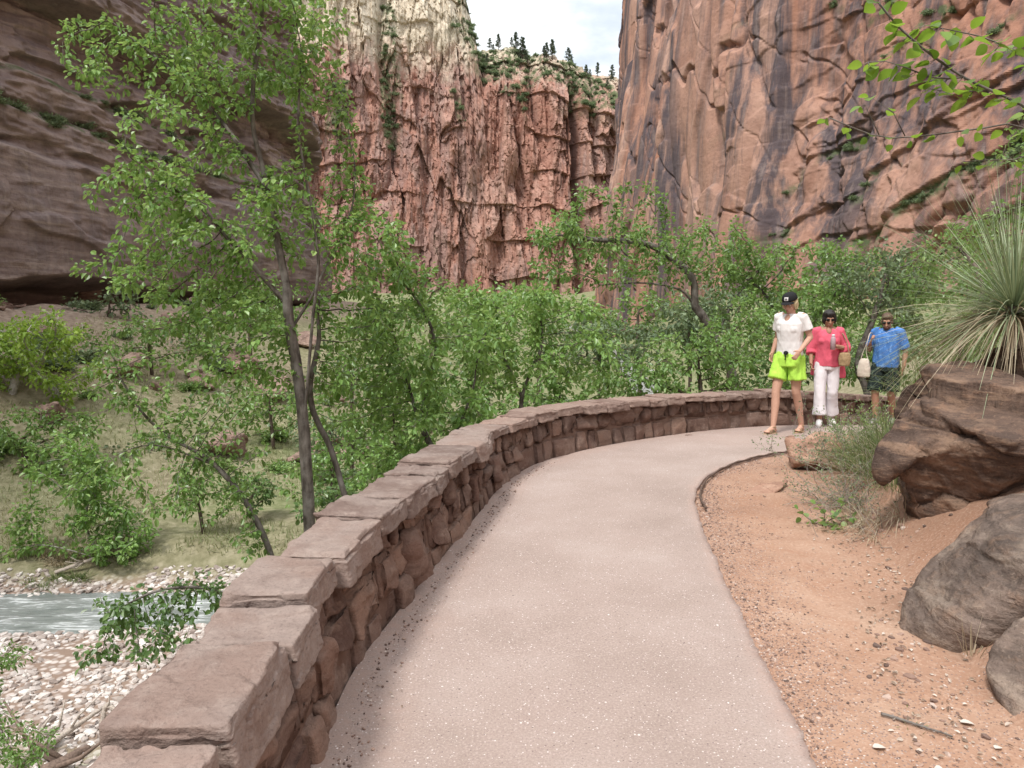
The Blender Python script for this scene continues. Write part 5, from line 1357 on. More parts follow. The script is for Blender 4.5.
def hand(acc, w, d, nrm, side, curl=.5, s=1.0):
    """w wrist, d towards the fingers, nrm palm normal (fingers curl towards it), side: +1 thumb towards +cross"""
    d = unit(d); nrm = unit(nrm-np.dot(nrm, d)*d); x = np.cross(d, nrm)*side
    w = np.asarray(w, float)
    pc = w+d*.045*s
    acc.sphere(pc, (.040*s, .047*s, .016*s), rot=np.stack([x, d, nrm], 1))
    for i, (ox, L) in enumerate([(.028, .070), (.009, .078), (-.010, .072), (-.028, .056)]):
        p0 = w+d*.080*s+x*ox*s; dd = unit(d+x*ox*3); a = curl*(1+.12*i); L = L*s
        p1 = p0+dd*L*.45; d2 = unit(dd*math.cos(a)+nrm*math.sin(a)); p2 = p1+d2*L*.32; d3 = unit(dd*math.cos(2*a)+nrm*math.sin(2*a)); p3 = p2+d3*L*.25
        limb(acc, [p0-d*.02*s, p0, p1, p2, p3], [.0095*s, .0095*s, .009*s, .008*s, .007*s], 8)
    t0 = w+d*.02*s+x*.028*s; t1 = t0+unit(x*.8+d*.8+nrm*.3)*.035*s; t2 = t1+unit(d+x*.25+nrm*.5)*.028*s
    limb(acc, [t0, t1, t2], [.013*s, .011*s, .008*s], 8)
def finish(acc, name, mat, root, voxel, sm=.5, it=3, wr=0, ws=9, seed=0, cut=None):
    V = np.concatenate(acc.V); Fs = [np.concatenate(acc.F[k]) for k in sorted(acc.F)]
    V, Fs, N = remesh(V, Fs, voxel, sm, it)
    if wr:
        x, y, z = V.T
        f = fbm3(x*ws+seed, y*ws, z*ws*.45, 4, seed); V = V+N*(wr*(1-2.2*np.abs(f)))[:, None]
    o = mk(name, V, Fs, mat, root, True); return o
def rotz(a): c, s = math.cos(a), math.sin(a); return np.array([[c, -s, 0], [s, c, 0], [0, 0, 1.]])
def rotx(a): c, s = math.cos(a), math.sin(a); return np.array([[1, 0, 0], [0, c, -s], [0, s, c]])
def head(acc, c, Rm, s=1.0, fem=True):
    """skull, jaw, nose, brow, lips, ears; c centre, Rm rotation, local y is forward"""
    f = lambda *p: c+Rm@(np.array(p)*s)
    acc.sphere(f(0, -.012, .025), np.array([.074, .092, .088])*s, Rm, 18)
    acc.sphere(f(0, .018, -.03), np.array([.060, .068, .080])*s, Rm, 16)
    acc.sphere(f(0, .050, -.088), np.array([.026, .024, .022])*s, Rm, 10)      # chin
    limb(acc, [f(0, .082, .018), f(0, .095, -.012), f(0, .106, -.032)], [.010*s, .012*s, .014*s], 10)
    for q in (-1, 1):
        acc.sphere(f(q*.013, .096, -.034), np.array([.009, .010, .008])*s, Rm, 8)
        acc.sphere(f(q*.028, .078, .030), np.array([.026, .012, .009])*s, Rm, 8)   # brow
        acc.sphere(f(q*.038, .066, -.020), np.array([.022, .018, .018])*s, Rm, 8)  # cheek
        acc.sphere(f(q*.076, -.005, -.010), np.array([.009, .020, .032])*s, Rm, 10)  # ear
    acc.sphere(f(0, .086, -.060), np.array([.024, .010, .006])*s, Rm, 10)
    acc.sphere(f(0, .084, -.069), np.array([.020, .010, .006])*s, Rm, 10)
def eyes_lips(root, c, Rm, s, lip):
    f = lambda *p: c+Rm@(np.array(p)*s)
    for q in (-1, 1):
        a = Acc(); a.sphere(f(q*.030, .070, .006), .0135*s, None, 12); e = a.build('eye', M['eye'], root)
        b = Acc(); b.sphere(f(q*.030, .0795, .004), .0062*s, None, 8); b.build('iris', M['iris'], e)
    a = Acc(); a.sphere(f(0, .092, -.0615), np.array([.022, .006, .0045])*s, Rm, 10); a.sphere(f(0, .091, -.069), np.array([.018, .006, .0045])*s, Rm, 10); a.build('lips', lip, root)
M['eye'] = simple('eye_white', (.75, .73, .70), .3); M['iris'] = simple('iris', (.05, .035, .03), .2)
M['lip'] = simple('lip', (.42, .16, .14), .5)
M['black'] = clothmat('black_cloth', (.018, .018, .02)); M['white'] = clothmat('white_cotton', (.72, .69, .68), .06)
def body(root, J, skin, voxel=.0065, fem=True, build=1.0, hs=1.0, v=True):
    a = Acc(); b = build
    # torso
    px, py, pz = J['pelvis']; cx, cy, cz = J['chest']
    loftr(a, [(px, py, pz-.10, .10*b, .085*b), (px, py, pz-.04, .155*b, .105*b), (px, py, pz+.03, .160*b, .105*b), ((px+cx)/2, (py+cy)/2, (pz+cz)/2-.02, .130*b, .092*b), (cx, cy, cz-.05, .145*b, .100*b), (cx, cy, cz+.06, .160*b, .100*b), (cx, cy-.005, cz+.13, .150*b, .080*b), (cx, cy-.01, cz+.18, .075*b, .06*b)])
    hc = np.array(J['head'])
    neck = np.array([cx, cy-.015, cz+.15]); Rm = J['headR']
    limb(a, [neck, (neck+hc)/2+np.array([0, -.01, 0]), hc+Rm@np.array([0, -.02, -.03])], [.058*b, .052, .052])
    head(a, hc, Rm, hs, fem)
    for q, s in (('R', 1), ('L', -1)):
        sh, el, wr_ = [np.array(J[k+q], float) for k in ('sh', 'el', 'wr')]
        limb(a, [sh+np.array([-s*.05, 0, .01]), sh, (sh*.55+el*.45), el], [.050*b, .050*b, .043*b, .036*b])
        limb(a, [el, el*.65+wr_*.35, wr_], [.036*b, .036*b, .024])
        hd = np.array(J['hd'+q], float); hand(a, wr_, hd-wr_, J['pn'+q], J.get('ts'+q, 1), J.get('curl', .5), 1.0 if not fem else .92)
        hp, kn, an = [np.array(J[k+q], float) for k in ('hp', 'kn', 'an')]
        limb(a, [hp, hp*.5+kn*.5, kn], [.088*b, .076*b, .054*b]); limb(a, [kn, kn*.62+an*.38+np.array([0, -.012, 0]), an], [.054*b, .053*b, .032])
        fd = unit(J['fd'+q]); sd = np.cross(fd, [0, 0, 1])
        heel = an-fd*.035-np.array([0, 0, .045]); ball = an+fd*.115-np.array([0, 0, .052])
        limb(a, [heel, an+fd*.03-np.array([0, 0, .03]), ball], [.030, .033, .026])
        for t_ in range(5):
            o = (t_-2)*.015; limb(a, [ball+sd*o*.8, ball+sd*o*1.15+fd*(.045-abs(t_-1)*.006)], [.013, .009 if t_ else .010], 8)
        acc_f = a
    if v: a.sphere((cx, cy+.082*b, cz+.125), (.038, .022, .05), rotx(.35), 12)
    o = finish(a, 'body', skin, root, voxel, .5, 2)
    return o
def shoe(root, an, fd, mat, sole, name='shoe', L=.27):
    an = np.array(an, float); fd = unit(fd); a = Acc()
    limb(a, [an-fd*.045-np.array([0, 0, .03]), an+fd*.03-np.array([0, 0, .02]), an+fd*.12-np.array([0, 0, .040]), an+fd*.165-np.array([0, 0, .046])], [.042, .046, .040, .030])
    a.tube([an-np.array([0, 0, .03]), an+np.array([0, 0, .015])], [.042, .040], 12)
    s = finish(a, name, mat, root, .007, .4, 2)
    b = Acc(); Rm = np.stack([np.cross(fd, [0, 0, 1.]), fd, [0, 0, 1.]], 1)
    b.sphere(an+fd*.058-np.array([0, 0, .074]), (.046, .145, .014), Rm, 16); b.build('sole', sole, s)
def sandal(root, an, fd, mat):
    an = np.array(an, float); fd = unit(fd); sd = np.cross(fd, [0, 0, 1.]); Rm = np.stack([sd, fd, [0, 0, 1.]], 1)
    a = Acc(); a.sphere(an+fd*.058-np.array([0, 0, .081]), (.047, .145, .013), Rm, 18); s = a.build('sandal', mat, root)
    b = Acc()
    for q, h in ((.085, .030), (.115, .022)):
        c = an+fd*q-np.array([0, 0, .078]); th = np.linspace(0, math.pi, 9)
        b.tube([c+sd*.043*math.cos(t_)+np.array([0, 0, 1])*(.022+h)*math.sin(t_) for t_ in th], [.007]*9, 6)
    c = an-np.array([0, 0, .005]); th = np.linspace(0, 2*math.pi, 13)
    b.tube([c+sd*.036*math.cos(t_)+fd*(.040*math.sin(t_)-.002) for t_ in th], [.006]*13, 6)
    b.build('strap', mat, s)

# ---- woman in white shirt, lime shorts, black cap
def place(px, Yd, ang):
    x = (px-512)/F*Yd; return (x, Yd, float(zpath(x, Yd))), ang
(loc, ang) = place(790, 8.95, R(131))
W1 = empty('person', loc, ang); tag(W1, 'walking woman in black cap, white t-shirt and neon lime shorts, tan sandals', 'person')
hR = rotz(R(6))@rotx(R(-20))
J = dict(pelvis=(0, 0, .97), chest=(0, .01, 1.27), head=(0, .05, 1.575), headR=hR,
         shR=(.170, 0, 1.405), elR=(.225, -.085, 1.16), wrR=(.245, .00, .965), hdR=(.235, .05, .88), pnR=np.array([-1., .2, 0]), tsR=1,
         shL=(-.170, 0, 1.405), elL=(-.235, -.07, 1.17), wrL=(-.205, .13, 1.01), hdL=(-.185, .20, .94), pnL=np.array([1., -.1, -.3]), tsL=-1,
         hpR=(.088, .01, .93), knR=(.10, .13, .51), anR=(.085, .19, .085), fdR=(.10, 1, 0),
         hpL=(-.088, -.01, .93), knL=(-.092, -.03, .51), anL=(-.095, -.20, .085), fdL=(-.15, 1, 0))
body(W1, J, M['skin_fair'])
eyes_lips(W1, np.array(J['head']), hR, 1, M['lip'])
a = Acc()
loftr(a, [(0, 0, .955, .172, .122), (0, 0, 1.02, .168, .120), (0, .005, 1.12, .158, .118), (0, .01, 1.25, .176, .132), (0, .012, 1.33, .182, .124), (0, .0, 1.40, .170, .095), (0, -.01, 1.445, .088, .070)])
for q in (-1, 1): a.sphere((q*.075, .075, 1.265), (.07, .06, .065), None, 14)
for s_, q in ((1, 'R'), (-1, 'L')):
    sh, el = np.array(J['sh'+q]), np.array(J['el'+q]); a.tube([sh+np.array([-s_*.07, 0, .015]), sh, sh*.62+el*.38, sh*.38+el*.62], [.056, .060, .062, .066], 16)
o = finish(a, 't_shirt', M['white'], W1, .007, .5, 3, .007, 9, 3)
M['lime'] = clothmat('lime_cloth', (.44, .74, .10), .14, 12)
a = Acc()
loftr(a, [(0, 0, .82, .185, .140), (0, 0, .92, .182, .138), (0, 0, .985, .165, .120), (0, 0, .995, .162, .117)])
for q, s_ in (('R', 1), ('L', -1)):
    hp, kn = np.array(J['hp'+q]), np.array(J['kn'+q]); c2 = hp*.36+kn*.64
    a.tube([hp+np.array([s_*.006, 0, 0]), hp*.7+kn*.3+np.array([s_*.012, 0, 0]), c2+np.array([s_*.018, 0, 0])], [.096, .102, .110], 18)
finish(a, 'shorts', M['lime'], W1, .008, .4, 2, .012, 11, 5)
a = Acc(); a.sphere((-.03, .150, .985), (.035, .02, .025)); a.tube([(-.03, .165, .99), (-.035, .17, .95), (-.03, .165, .90)], [.008, .008, .006], 8); a.build('belt_clip', M['black'], W1)
M['blond'] = simple('blond_hair', (.50, .40, .24), .6, .5, 50, .3)
hc = np.array(J['head'])
def hp_(c, Rm, *p): return np.asarray(c)+Rm@np.array(p)
a = Acc(); a.sphere(hp_(hc, hR, 0, -.030, .020), (.088, .088, .092), hR, 18); a.sphere(hp_(hc, hR, 0, -.065, -.030), (.078, .060, .070), hR, 16)
for q in (-1, 1): a.sphere(hp_(hc, hR, q*.075, -.015, -.02), (.022, .045, .06), hR, 12)
finish(a, 'hair', M['blond'], W1, .007, .4, 2, .008, 26, 7)
a = Acc(); th = np.linspace(0, math.pi/2, 8)
rings = [(0, -.012, .045, .094, .108)]+[(0, -.012, .045+.082*math.sin(t_), .094*math.cos(t_)**.6+.001, .108*math.cos(t_)**.6+.001) for t_ in th[1:]]
loftr(a, rings, 24); V = np.concatenate(a.V); V = (hR@V.T).T+hc; a.V = [V]
cp = a.build('cap', M['black'], W1)
n = 15; U = np.linspace(-1, 1, n); T_ = np.linspace(0, 1, 7)
bv = []; 
for lay in (0, 1):
    for u in U:
        for t_ in T_:
            an_ = u*1.05; x0, y0 = math.sin(an_)*.092, -.012+math.cos(an_)*.104
            bv.append((x0*(1+.03*t_), y0+t_*.075*math.cos(u*1.25)**.7 if abs(u) < 1 else y0+t_*.02, .050-.010*t_-.020*u*u-(.004 if lay else 0)))
bv = (hR@np.array(bv).T).T+hc; g_ = gridF(n, 7); mk('brim', bv, np.concatenate([g_, g_[:, ::-1]+n*7]), M['black'], cp, True)
# white square patch with a small dark emblem
def patch(name, cx_, cz_, w_, h_, y_, mat, parent):
    n_ = 6; v_ = []
    for lay in (0, 1):
        for i in range(n_):
            for k in range(n_):
                x = cx_+w_*(i/(n_-1)-.5); z = cz_+h_*(k/(n_-1)-.5); t_ = (z-.045)/.082
                c = math.sqrt(max(0, 1-t_*t_))**.6; ry = .108*c; rx = .094*c
                v_.append((x, -.012+ry*math.sqrt(max(0, 1-(x/rx)**2))+y_-(.004 if lay else 0), z))
    v_ = (hR@np.array(v_).T).T+hc; g2 = gridF(n_, n_); return mk(name, v_, np.concatenate([g2[:, ::-1], g2+n_*n_]), mat, parent, False)
patch('logo_patch', 0, .083, .050, .038, .003, M['white'], cp)
patch('emblem', 0, .090, .030, .006, .006, simple('emblem_grey', (.12, .12, .13), .8), cp); patch('emblem', 0, .078, .030, .010, .006, bpy.data.materials['emblem_grey'], cp)
M['tanleather'] = simple('tan_leather', (.30, .20, .12), .7, .2, 40)
sandal(W1, J['anR'], J['fdR'], M['tanleather']); sandal(W1, J['anL'], J['fdL'], M['tanleather'])

# ---- woman in coral blouse and white trousers
(loc, ang) = place(828, 9.72, R(160))
W2 = empty('person', loc, ang); tag(W2, 'dark haired woman in coral pink blouse and white cropped trousers holding a bottle', 'person')
hR = rotz(R(8))@rotx(R(-12))
k = .90
J = dict(pelvis=(0, 0, .88), chest=(0, .01, 1.14), head=(0, .04, 1.415), headR=hR,
         shR=(.155, 0, 1.255), elR=(.215, -.03, 1.02), wrR=(.215, .07, .84), hdR=(.20, .12, .77), pnR=np.array([-1., .2, 0]), tsR=1,
         shL=(-.155, 0, 1.255), elL=(-.240, -.04, 1.03), wrL=(-.10, .17, 1.07), hdL=(-.04, .22, 1.10), pnL=np.array([.3, .6, .7]), tsL=-1,
         hpR=(.08, .01, .85), knR=(.085, .10, .46), anR=(.075, .12, .085), fdR=(.10, 1, 0),
         hpL=(-.08, -.01, .85), knL=(-.085, .02, .46), anL=(-.09, -.14, .085), fdL=(-.2, 1, 0), curl=.9)
body(W2, J, M['skin_tan'], build=.93, hs=.95)
eyes_lips(W2, np.array(J['head']), hR, .95, M['lip'])
M['coral'] = clothmat('coral_cloth', (.70, .12, .18), .2, 10); M['whitepants'] = clothmat('white_trousers', (.70, .66, .69), .06)
a = Acc()
loftr(a, [(0, 0, .80, .172, .13), (0, 0, .92, .160, .122), (0, .005, 1.02, .152, .118), (0, .01, 1.14, .162, .125), (0, .01, 1.20, .165, .112), (0, 0, 1.26, .155, .088), (0, -.01, 1.30, .075, .062)])
for q in (-1, 1): a.sphere((q*.068, .075, 1.13), (.062, .055, .058), None, 12)
for s_, q in ((1, 'R'), (-1, 'L')):
    sh, el, wr_ = np.array(J['sh'+q]), np.array(J['el'+q]), np.array(J['wr'+q]); a.tube([sh+np.array([-s_*.06, 0, .01]), sh, sh*.5+el*.5, el], [.058, .060, .060, .064], 14)
    a.tube([el+(sh-el)*.1, el, el*.65+wr_*.35], [.06, .062, .066], 14); a.sphere(el, .062)
finish(a, 'blouse', M['coral'], W2, .007, .5, 3, .009, 9, 13)
a = Acc()   # jacket tail tied at her hip
loftr(a, [(-.13, -.06, .90, .06, .05), (-.15, -.06, .80, .075, .05), (-.16, -.05, .70, .085, .045), (-.165, -.05, .655, .075, .035)])
loftr(a, [(.13, -.06, .88, .04, .05), (.15, -.06, .76, .05, .05), (.155, -.05, .68, .05, .04)])
finish(a, 'jacket_tail', M['coral'], W2, .007, .4, 2, .012, 12, 14)
a = Acc(); loftr(a, [(0, 0, .76, .155, .112), (0, 0, .84, .160, .116), (0, 0, .90, .145, .105)])
for q, s_ in (('R', 1), ('L', -1)):
    hp, kn, an = [np.array(J[x+q]) for x in ('hp', 'kn', 'an')]
    a.tube([hp, hp*.5+kn*.5, kn, kn*.5+an*.5, kn*.22+an*.78], [.090, .082, .068, .078, .098], 16)
finish(a, 'trousers', M['whitepants'], W2, .008, .5, 2, .008, 8, 15)
M['darkhair'] = simple('dark_hair', (.018, .014, .013), .45, .5, 50, .3)
hc = np.array(J['head'])
a = Acc(); a.sphere(hp_(hc, hR, 0, -.022, .035), (.086, .098, .086), hR, 18); a.sphere(hp_(hc, hR, 0, -.055, -.02), (.078, .060, .072), hR, 16); a.sphere(hp_(hc, hR, 0, .045, .078), (.062, .04, .03), hR, 12)
for q in (-1, 1): a.sphere(hp_(hc, hR, q*.072, .0, -.005), (.018, .045, .05), hR, 12)
finish(a, 'hair', M['darkhair'], W2, .007, .4, 2, .008, 26, 17)
def glasses(root, c, Rm, s=1.):
    a = Acc()
    for q in (-1, 1):
        a.sphere(hp_(c, Rm, q*.031*s, .086*s, .008*s), np.array([.026, .006, .020])*s, Rm, 14)
        a.tube([hp_(c, Rm, q*.055*s, .082*s, .014*s), hp_(c, Rm, q*.074*s, .045*s, .012*s), hp_(c, Rm, q*.080*s, -.01*s, .008*s)], [.0022]*3, 6)
    a.tube([hp_(c, Rm, -.008*s, .092*s, .012*s), hp_(c, Rm, .008*s, .092*s, .012*s)], [.0025]*2, 6)
    t = simple('sunglass_lens', (.012, .01, .01), .12); a.build('sunglasses', t, root)
glasses(W2, hc, hR, .95)
shoe(W2, J['anR'], J['fdR'], M['white'], M['white']); shoe(W2, J['anL'], J['fdL'], M['white'], M['white'])
def world_of(root, p):
    m = Matrix.Rotation(root.rotation_euler.z, 4, 'Z'); q = m@Vector([float(x) for x in p]); return np.array([q.x, q.y, q.z])+np.array(root.location)
# bottle held in her left hand
b = world_of(W2, (-.045, .245, 1.10)); B = empty('bottle', b); tag(B, 'slim silver pink water bottle held in the hand of the woman in coral', 'bottle')
a = Acc(); loftr(a, [(0, 0, -.07, .026, .026), (0, 0, -.068, .031, .031), (0, 0, .07, .031, .031), (0, 0, .09, .024, .024), (0, 0, .10, .017, .017)]); t = simple('bottle_skin', (.42, .30, .33), .35); a.build('body', t, B)
a = Acc(); loftr(a, [(0, 0, .10, .019, .019), (0, 0, .125, .019, .019)]); a.build('cap', M['whitepants'], B)
# shoulder bag of the woman in coral
b = world_of(W2, (-.20, .10, .90)); B = empty('handbag', b, ang); tag(B, 'tan and straw shoulder bag hanging at the hip of the woman in coral', 'bag')
a = Acc(); loftr(a, [(0, 0, -.10, .05, .035), (0, 0, -.09, .085, .045), (0, 0, .0, .10, .05), (0, 0, .08, .085, .035), (0, 0, .10, .06, .015)]); M['straw_bag'] = clothmat('tan_canvas', (.36, .25, .14), .3, 30); finish(a, 'body', M['straw_bag'], B, .008, .4, 2, .006, 12, 3); B.scale = (.75, .8, .85)
a = Acc(); a.tube(catmull([(-.07, 0, .08), (-.03, -.02, .25), (.05, -.06, .39), (.08, -.14, .36), (.09, -.20, .2)], 20), .009, 6); a.build('strap', M['tanleather'], B)

# ---- man in the blue shirt
(loc, ang) = place(887, 10.75, R(136))
W3 = empty('person', loc, ang); tag(W3, 'man in blue t-shirt and dark patterned shorts carrying a cream tote', 'person')
hR = rotz(R(14))@rotx(R(-20))
J = dict(pelvis=(0, 0, .94), chest=(0, .01, 1.22), head=(0, .06, 1.52), headR=hR,
         shR=(.19, 0, 1.355), elR=(.265, -.01, 1.10), wrR=(.20, .17, 1.20), hdR=(.17, .20, 1.27), pnR=np.array([-1., -.2, .1]), tsR=1,
         shL=(-.19, 0, 1.355), elL=(-.265, -.05, 1.08), wrL=(-.275, .03, .86), hdL=(-.265, .06, .77), pnL=np.array([1., 0, 0]), tsL=-1,
         hpR=(.095, .01, .90), knR=(.105, .12, .49), anR=(.09, .10, .085), fdR=(.1, 1, 0),
         hpL=(-.095, -.01, .90), knL=(-.10, .02, .49), anL=(-.10, -.16, .085), fdL=(-.15, 1, 0), curl=1.0)
body(W3, J, M['skin_tan'], build=1.08, fem=False, hs=1.03, v=False)
eyes_lips(W3, np.array(J['head']), hR, 1.03, M['lip'])
M['blue'] = clothmat('blue_cloth', (.075, .20, .50), .25, 14, ((.16, .32, .62), 22, .58)); M['darkshorts'] = clothmat('dark_print', (.018, .027, .025), .2, 10, ((.07, .095, .08), 30, .58))
a = Acc()
loftr(a, [(0, 0, .86, .198, .150), (0, .005, .98, .196, .155), (0, .01, 1.10, .194, .152), (0, .01, 1.22, .202, .145), (0, .008, 1.30, .205, .130), (0, 0, 1.37, .188, .10), (0, -.01, 1.415, .085, .075)])
for s_, q in ((1, 'R'), (-1, 'L')):
    sh, el = np.array(J['sh'+q]), np.array(J['el'+q]); a.tube([sh+np.array([-s_*.07, 0, .01]), sh, sh*.5+el*.5, sh*.2+el*.8], [.074, .074, .072, .078], 16)
finish(a, 't_shirt', M['blue'], W3, .007, .5, 3, .010, 8, 23)
a = Acc(); loftr(a, [(0, 0, .80, .185, .140), (0, 0, .90, .185, .142), (0, 0, .95, .165, .125)])
for q, s_ in (('R', 1), ('L', -1)):
    hp, kn = np.array(J['hp'+q]), np.array(J['kn'+q]); a.tube([hp, hp*.5+kn*.5+np.array([s_*.008, 0, 0]), hp*.05+kn*.95+np.array([s_*.01, 0, 0])], [.112, .108, .112], 18)
finish(a, 'shorts', M['darkshorts'], W3, .008, .4, 2, .010, 10, 25)
hc = np.array(J['head']); M['brownhair'] = simple('brown_hair', (.10, .06, .04), .6, .5, 50, .3)
a = Acc(); a.sphere(hp_(hc, hR, 0, -.022, .035), (.083, .098, .084), hR, 18); a.sphere(hp_(hc, hR, 0, -.055, -.015), (.074, .054, .062), hR, 16); a.sphere(hp_(hc, hR, 0, .05, .082), (.058, .035, .022), hR, 12)
finish(a, 'hair', M['brownhair'], W3, .007, .4, 2, .006, 26, 27)
a = Acc(); a.sphere(hp_(hc, hR, 0, .038, -.078), (.052, .052, .042), hR, 14); a.sphere(hp_(hc, hR, 0, .082, -.046), (.026, .012, .006), hR, 10); finish(a, 'beard', M['brownhair'], W3, .005, .3, 2, .004, 40, 28)
glasses(W3, hc, hR, 1.03)
M['greyshoe'] = simple('grey_shoe', (.28, .27, .26), .8)
shoe(W3, J['anR'], J['fdR'], M['greyshoe'], M['white']); shoe(W3, J['anL'], J['fdL'], M['greyshoe'], M['white'])
W1.scale = (.93, .94, 1); W2.scale = (.93, .94, 1); W3.scale = (.90, .92, 1)
b = world_of(W3, (.245, .17, .86)); B = empty('tote_bag', b, ang); tag(B, 'cream canvas tote hanging from the raised hand of the man in blue', 'bag')
a = Acc(); loftr(a, [(0, 0, -.17, .10, .03), (0, 0, -.16, .125, .045), (0, 0, -.05, .13, .055), (0, 0, .06, .105, .045), (.0, 0, .12, .075, .02)]); M['cream'] = clothmat('cream_canvas', (.60, .52, .44), .1, 12); finish(a, 'body', M['cream'], B, .008, .4, 2, .010, 9, 3); B.scale = (.68, .8, .9)
a = Acc()
for q in (-1, 1): a.tube(catmull([(q*.07, q*.015, .10), (q*.03, 0, .24), (-.055, .02, .41), (-.07, -.03, .53), (-.09, -.12, .53), (-.08, -.22, .40)], 20), .008, 6)
a.build('handles', M['cream'], B)
# ------------------------------------------------------------------ pines on the rim and shrubs on the ledges
def verts_of(o):
    V = np.zeros(len(o.data.vertices)*3, np.float32); o.data.vertices.foreach_get('co', V); return V.reshape(-1, 3)
def attr_of(o, k):
    a = np.zeros(len(o.data.vertices), np.float32); o.data.attributes[k].data.foreach_get('value', a); return a
def make_pine(h, seed, w=.22):
    r = np.random.default_rng(seed); root = empty('pine_tree', (0, 0, 0)); a = Acc()
    a.tube([(0, 0, -.8), (.05, 0, h*.5), (0, .03, h)], [h*.028, h*.018, h*.005], 6); P = []; D = []
    for i in range(46):
        z = h*(.22+.78*(i/46)); R_ = h*w*(1-(z/h))**.75*r.uniform(.5, 1.15)+h*.02; an = r.uniform(0, 6.28)
        e = np.array([math.cos(an)*R_, math.sin(an)*R_, z+R_*r.uniform(-.2, .25)]); a.tube([(0, 0, z), e], [h*.008, h*.003], 3)
        for t_ in np.linspace(.25, 1, 9): P.append(np.array([0, 0, z])*(1-t_)+e*t_); D.append(e-np.array([0, 0, z])+r.normal(size=3)*R_*.6)
    a.build('trunk', M['bark_brown'], root)
    P = np.repeat(np.array(P), 3, 0); D = np.repeat(np.array(D), 3, 0)+r.normal(size=(len(P), 3))*.3
    V, Fq, A = leaves(P+r.normal(size=P.shape)*h*.012, D, h*.06*r.uniform(.6, 1.3, len(P)), h*.030*np.ones(len(P)), r, .1)
    mk('crown', V, Fq, M['needle'], root, False, A); return root
fV = verts_of(far_o); nvf = 0
far_nu, far_nv = FARN
fV = fV.reshape(far_nu, far_nv, 3)
fpxc = 512+F*fV[:, -1, 0]/fV[:, -1, 1]
r = np.random.default_rng(44)
protos = [make_pine(7.5, 1, .30), make_pine(6, 2, .36), make_pine(9, 3, .26)]
first = [True]*3
pines = [(491, 6, 1), (494, 4, 0), (499, 8, 2), (512, 5, 0), (515, 9.5, 2), (520, 11, 0), (524, 4, 1), (539, 6, 0), (543, 8, 2), (549, 9, 2), (552, 5, 0), (566, 8, 1), (569, 5, 2), (580, 7, 0), (583, 4, 1), (594, 7, 2), (606, 5, 0), (609, 7, 1), (486, 5, 1), (517, 5, 1), (552, 5, 1), (600, 5, 1)]
for i, (px, h, k) in enumerate(pines):
    j = int(np.argmin(np.abs(fpxc-px))); iv = int(far_nv*(1-.004)) if i < 18 else int(far_nv*.93); iv = int(far_nv*(1-r.random()**2*.05)) if i < 18 else iv; p = fV[j, min(iv, far_nv-1)]; px += 0
    o = protos[k] if first[k] else copy_tree(protos[k]); first[k] = False
    o.location = (float(p[0]), float(p[1]), float(p[2])-.3); s_ = h/(7.5, 6, 9)[k]; o.scale = (s_, s_, s_); o.rotation_euler = (0, 0, r.uniform(0, 6))
    tag(o, 'small dark pine standing on the sunlit rim of the far cliff under the sky gap', 'pine tree', 'pines along the far rim')
def make_shrub(seed, leafm):
    r = np.random.default_rng(seed); root = empty('cliff_shrub', (0, 0, 0)); a = Acc(); P = []
    for i in range(14):
        d = r.normal(size=3); d[2] = abs(d[2])*.8+.15; d /= np.linalg.norm(d); e = d*r.uniform(.5, 1.0)*np.array([1, 1, .75]); a.tube([(0, 0, -.1), e*.5, e], [.03, .02, .01], 3)
        for t_ in np.linspace(.4, 1, 7): P.append(e*t_)
    a.build('stems', M['bark_brown'], root); P = np.repeat(np.array(P), 7, 0); n = len(P)
    V, Fq, A = leaves(P+r.normal(size=P.shape)*.13, r.normal(size=P.shape)+[0, 0, .3], .17*r.uniform(.6, 1.3, n), .10*np.ones(n), r, .1)
    mk('foliage', V, Fq, leafm, root, False, A); return root
def scatter(o, thr, n, sr, seed, box, lab, grp, leafm, nv):
    r = np.random.default_rng(seed); V = verts_of(o); L_ = attr_of(o, 'ledge'); px = 512+F*V[:, 0]/np.maximum(V[:, 1], 1)
    zc = (V[:, 2]-CAM_H)/np.maximum(V[:, 1], 1); py = 305-F*zc
    ok = (L_ > thr) & (px > box[0]) & (px < box[2]) & (py > box[1]) & (py < box[3]) & (V[:, 1] > 20)
    idx = np.where(ok)[0]
    if len(idx) == 0: return
    idx = r.choice(idx, min(n, len(idx)), replace=False); p0 = [make_shrub(seed, leafm), make_shrub(seed+1, leafm)]; f_ = [True, True]
    for i, q in enumerate(idx):
        k = i % 2; c = p0[k] if f_[k] else copy_tree(p0[k]); f_[k] = False
        c.location = [float(x) for x in V[q]]; s_ = r.uniform(*sr); c.scale = (s_, s_, s_*.85); c.rotation_euler = (0, 0, r.uniform(0, 6)); tag(c, lab, 'shrub', grp)
scatter(far_o, .40, 240, (1.0, 3.0), 51, (330, -10, 625, 200), 'small dark shrub clinging to a ledge of the far pink cliff', 'shrubs on the far cliff', M['leaf_grey'], 0)
scatter(right_o, .35, 60, (.5, 1.3), 53, (700, 0, 1030, 240), 'grey green shrub on a slanting ledge of the right orange cliff', 'shrubs on the right cliff', M['leaf_grey'], 0)
scatter(left_o, .45, 40, (.35, .9), 55, (-10, 60, 230, 200), 'grey green shrub on a bedding ledge of the dark left cliff', 'shrubs on the left cliff', M['leaf_grey'], 0)
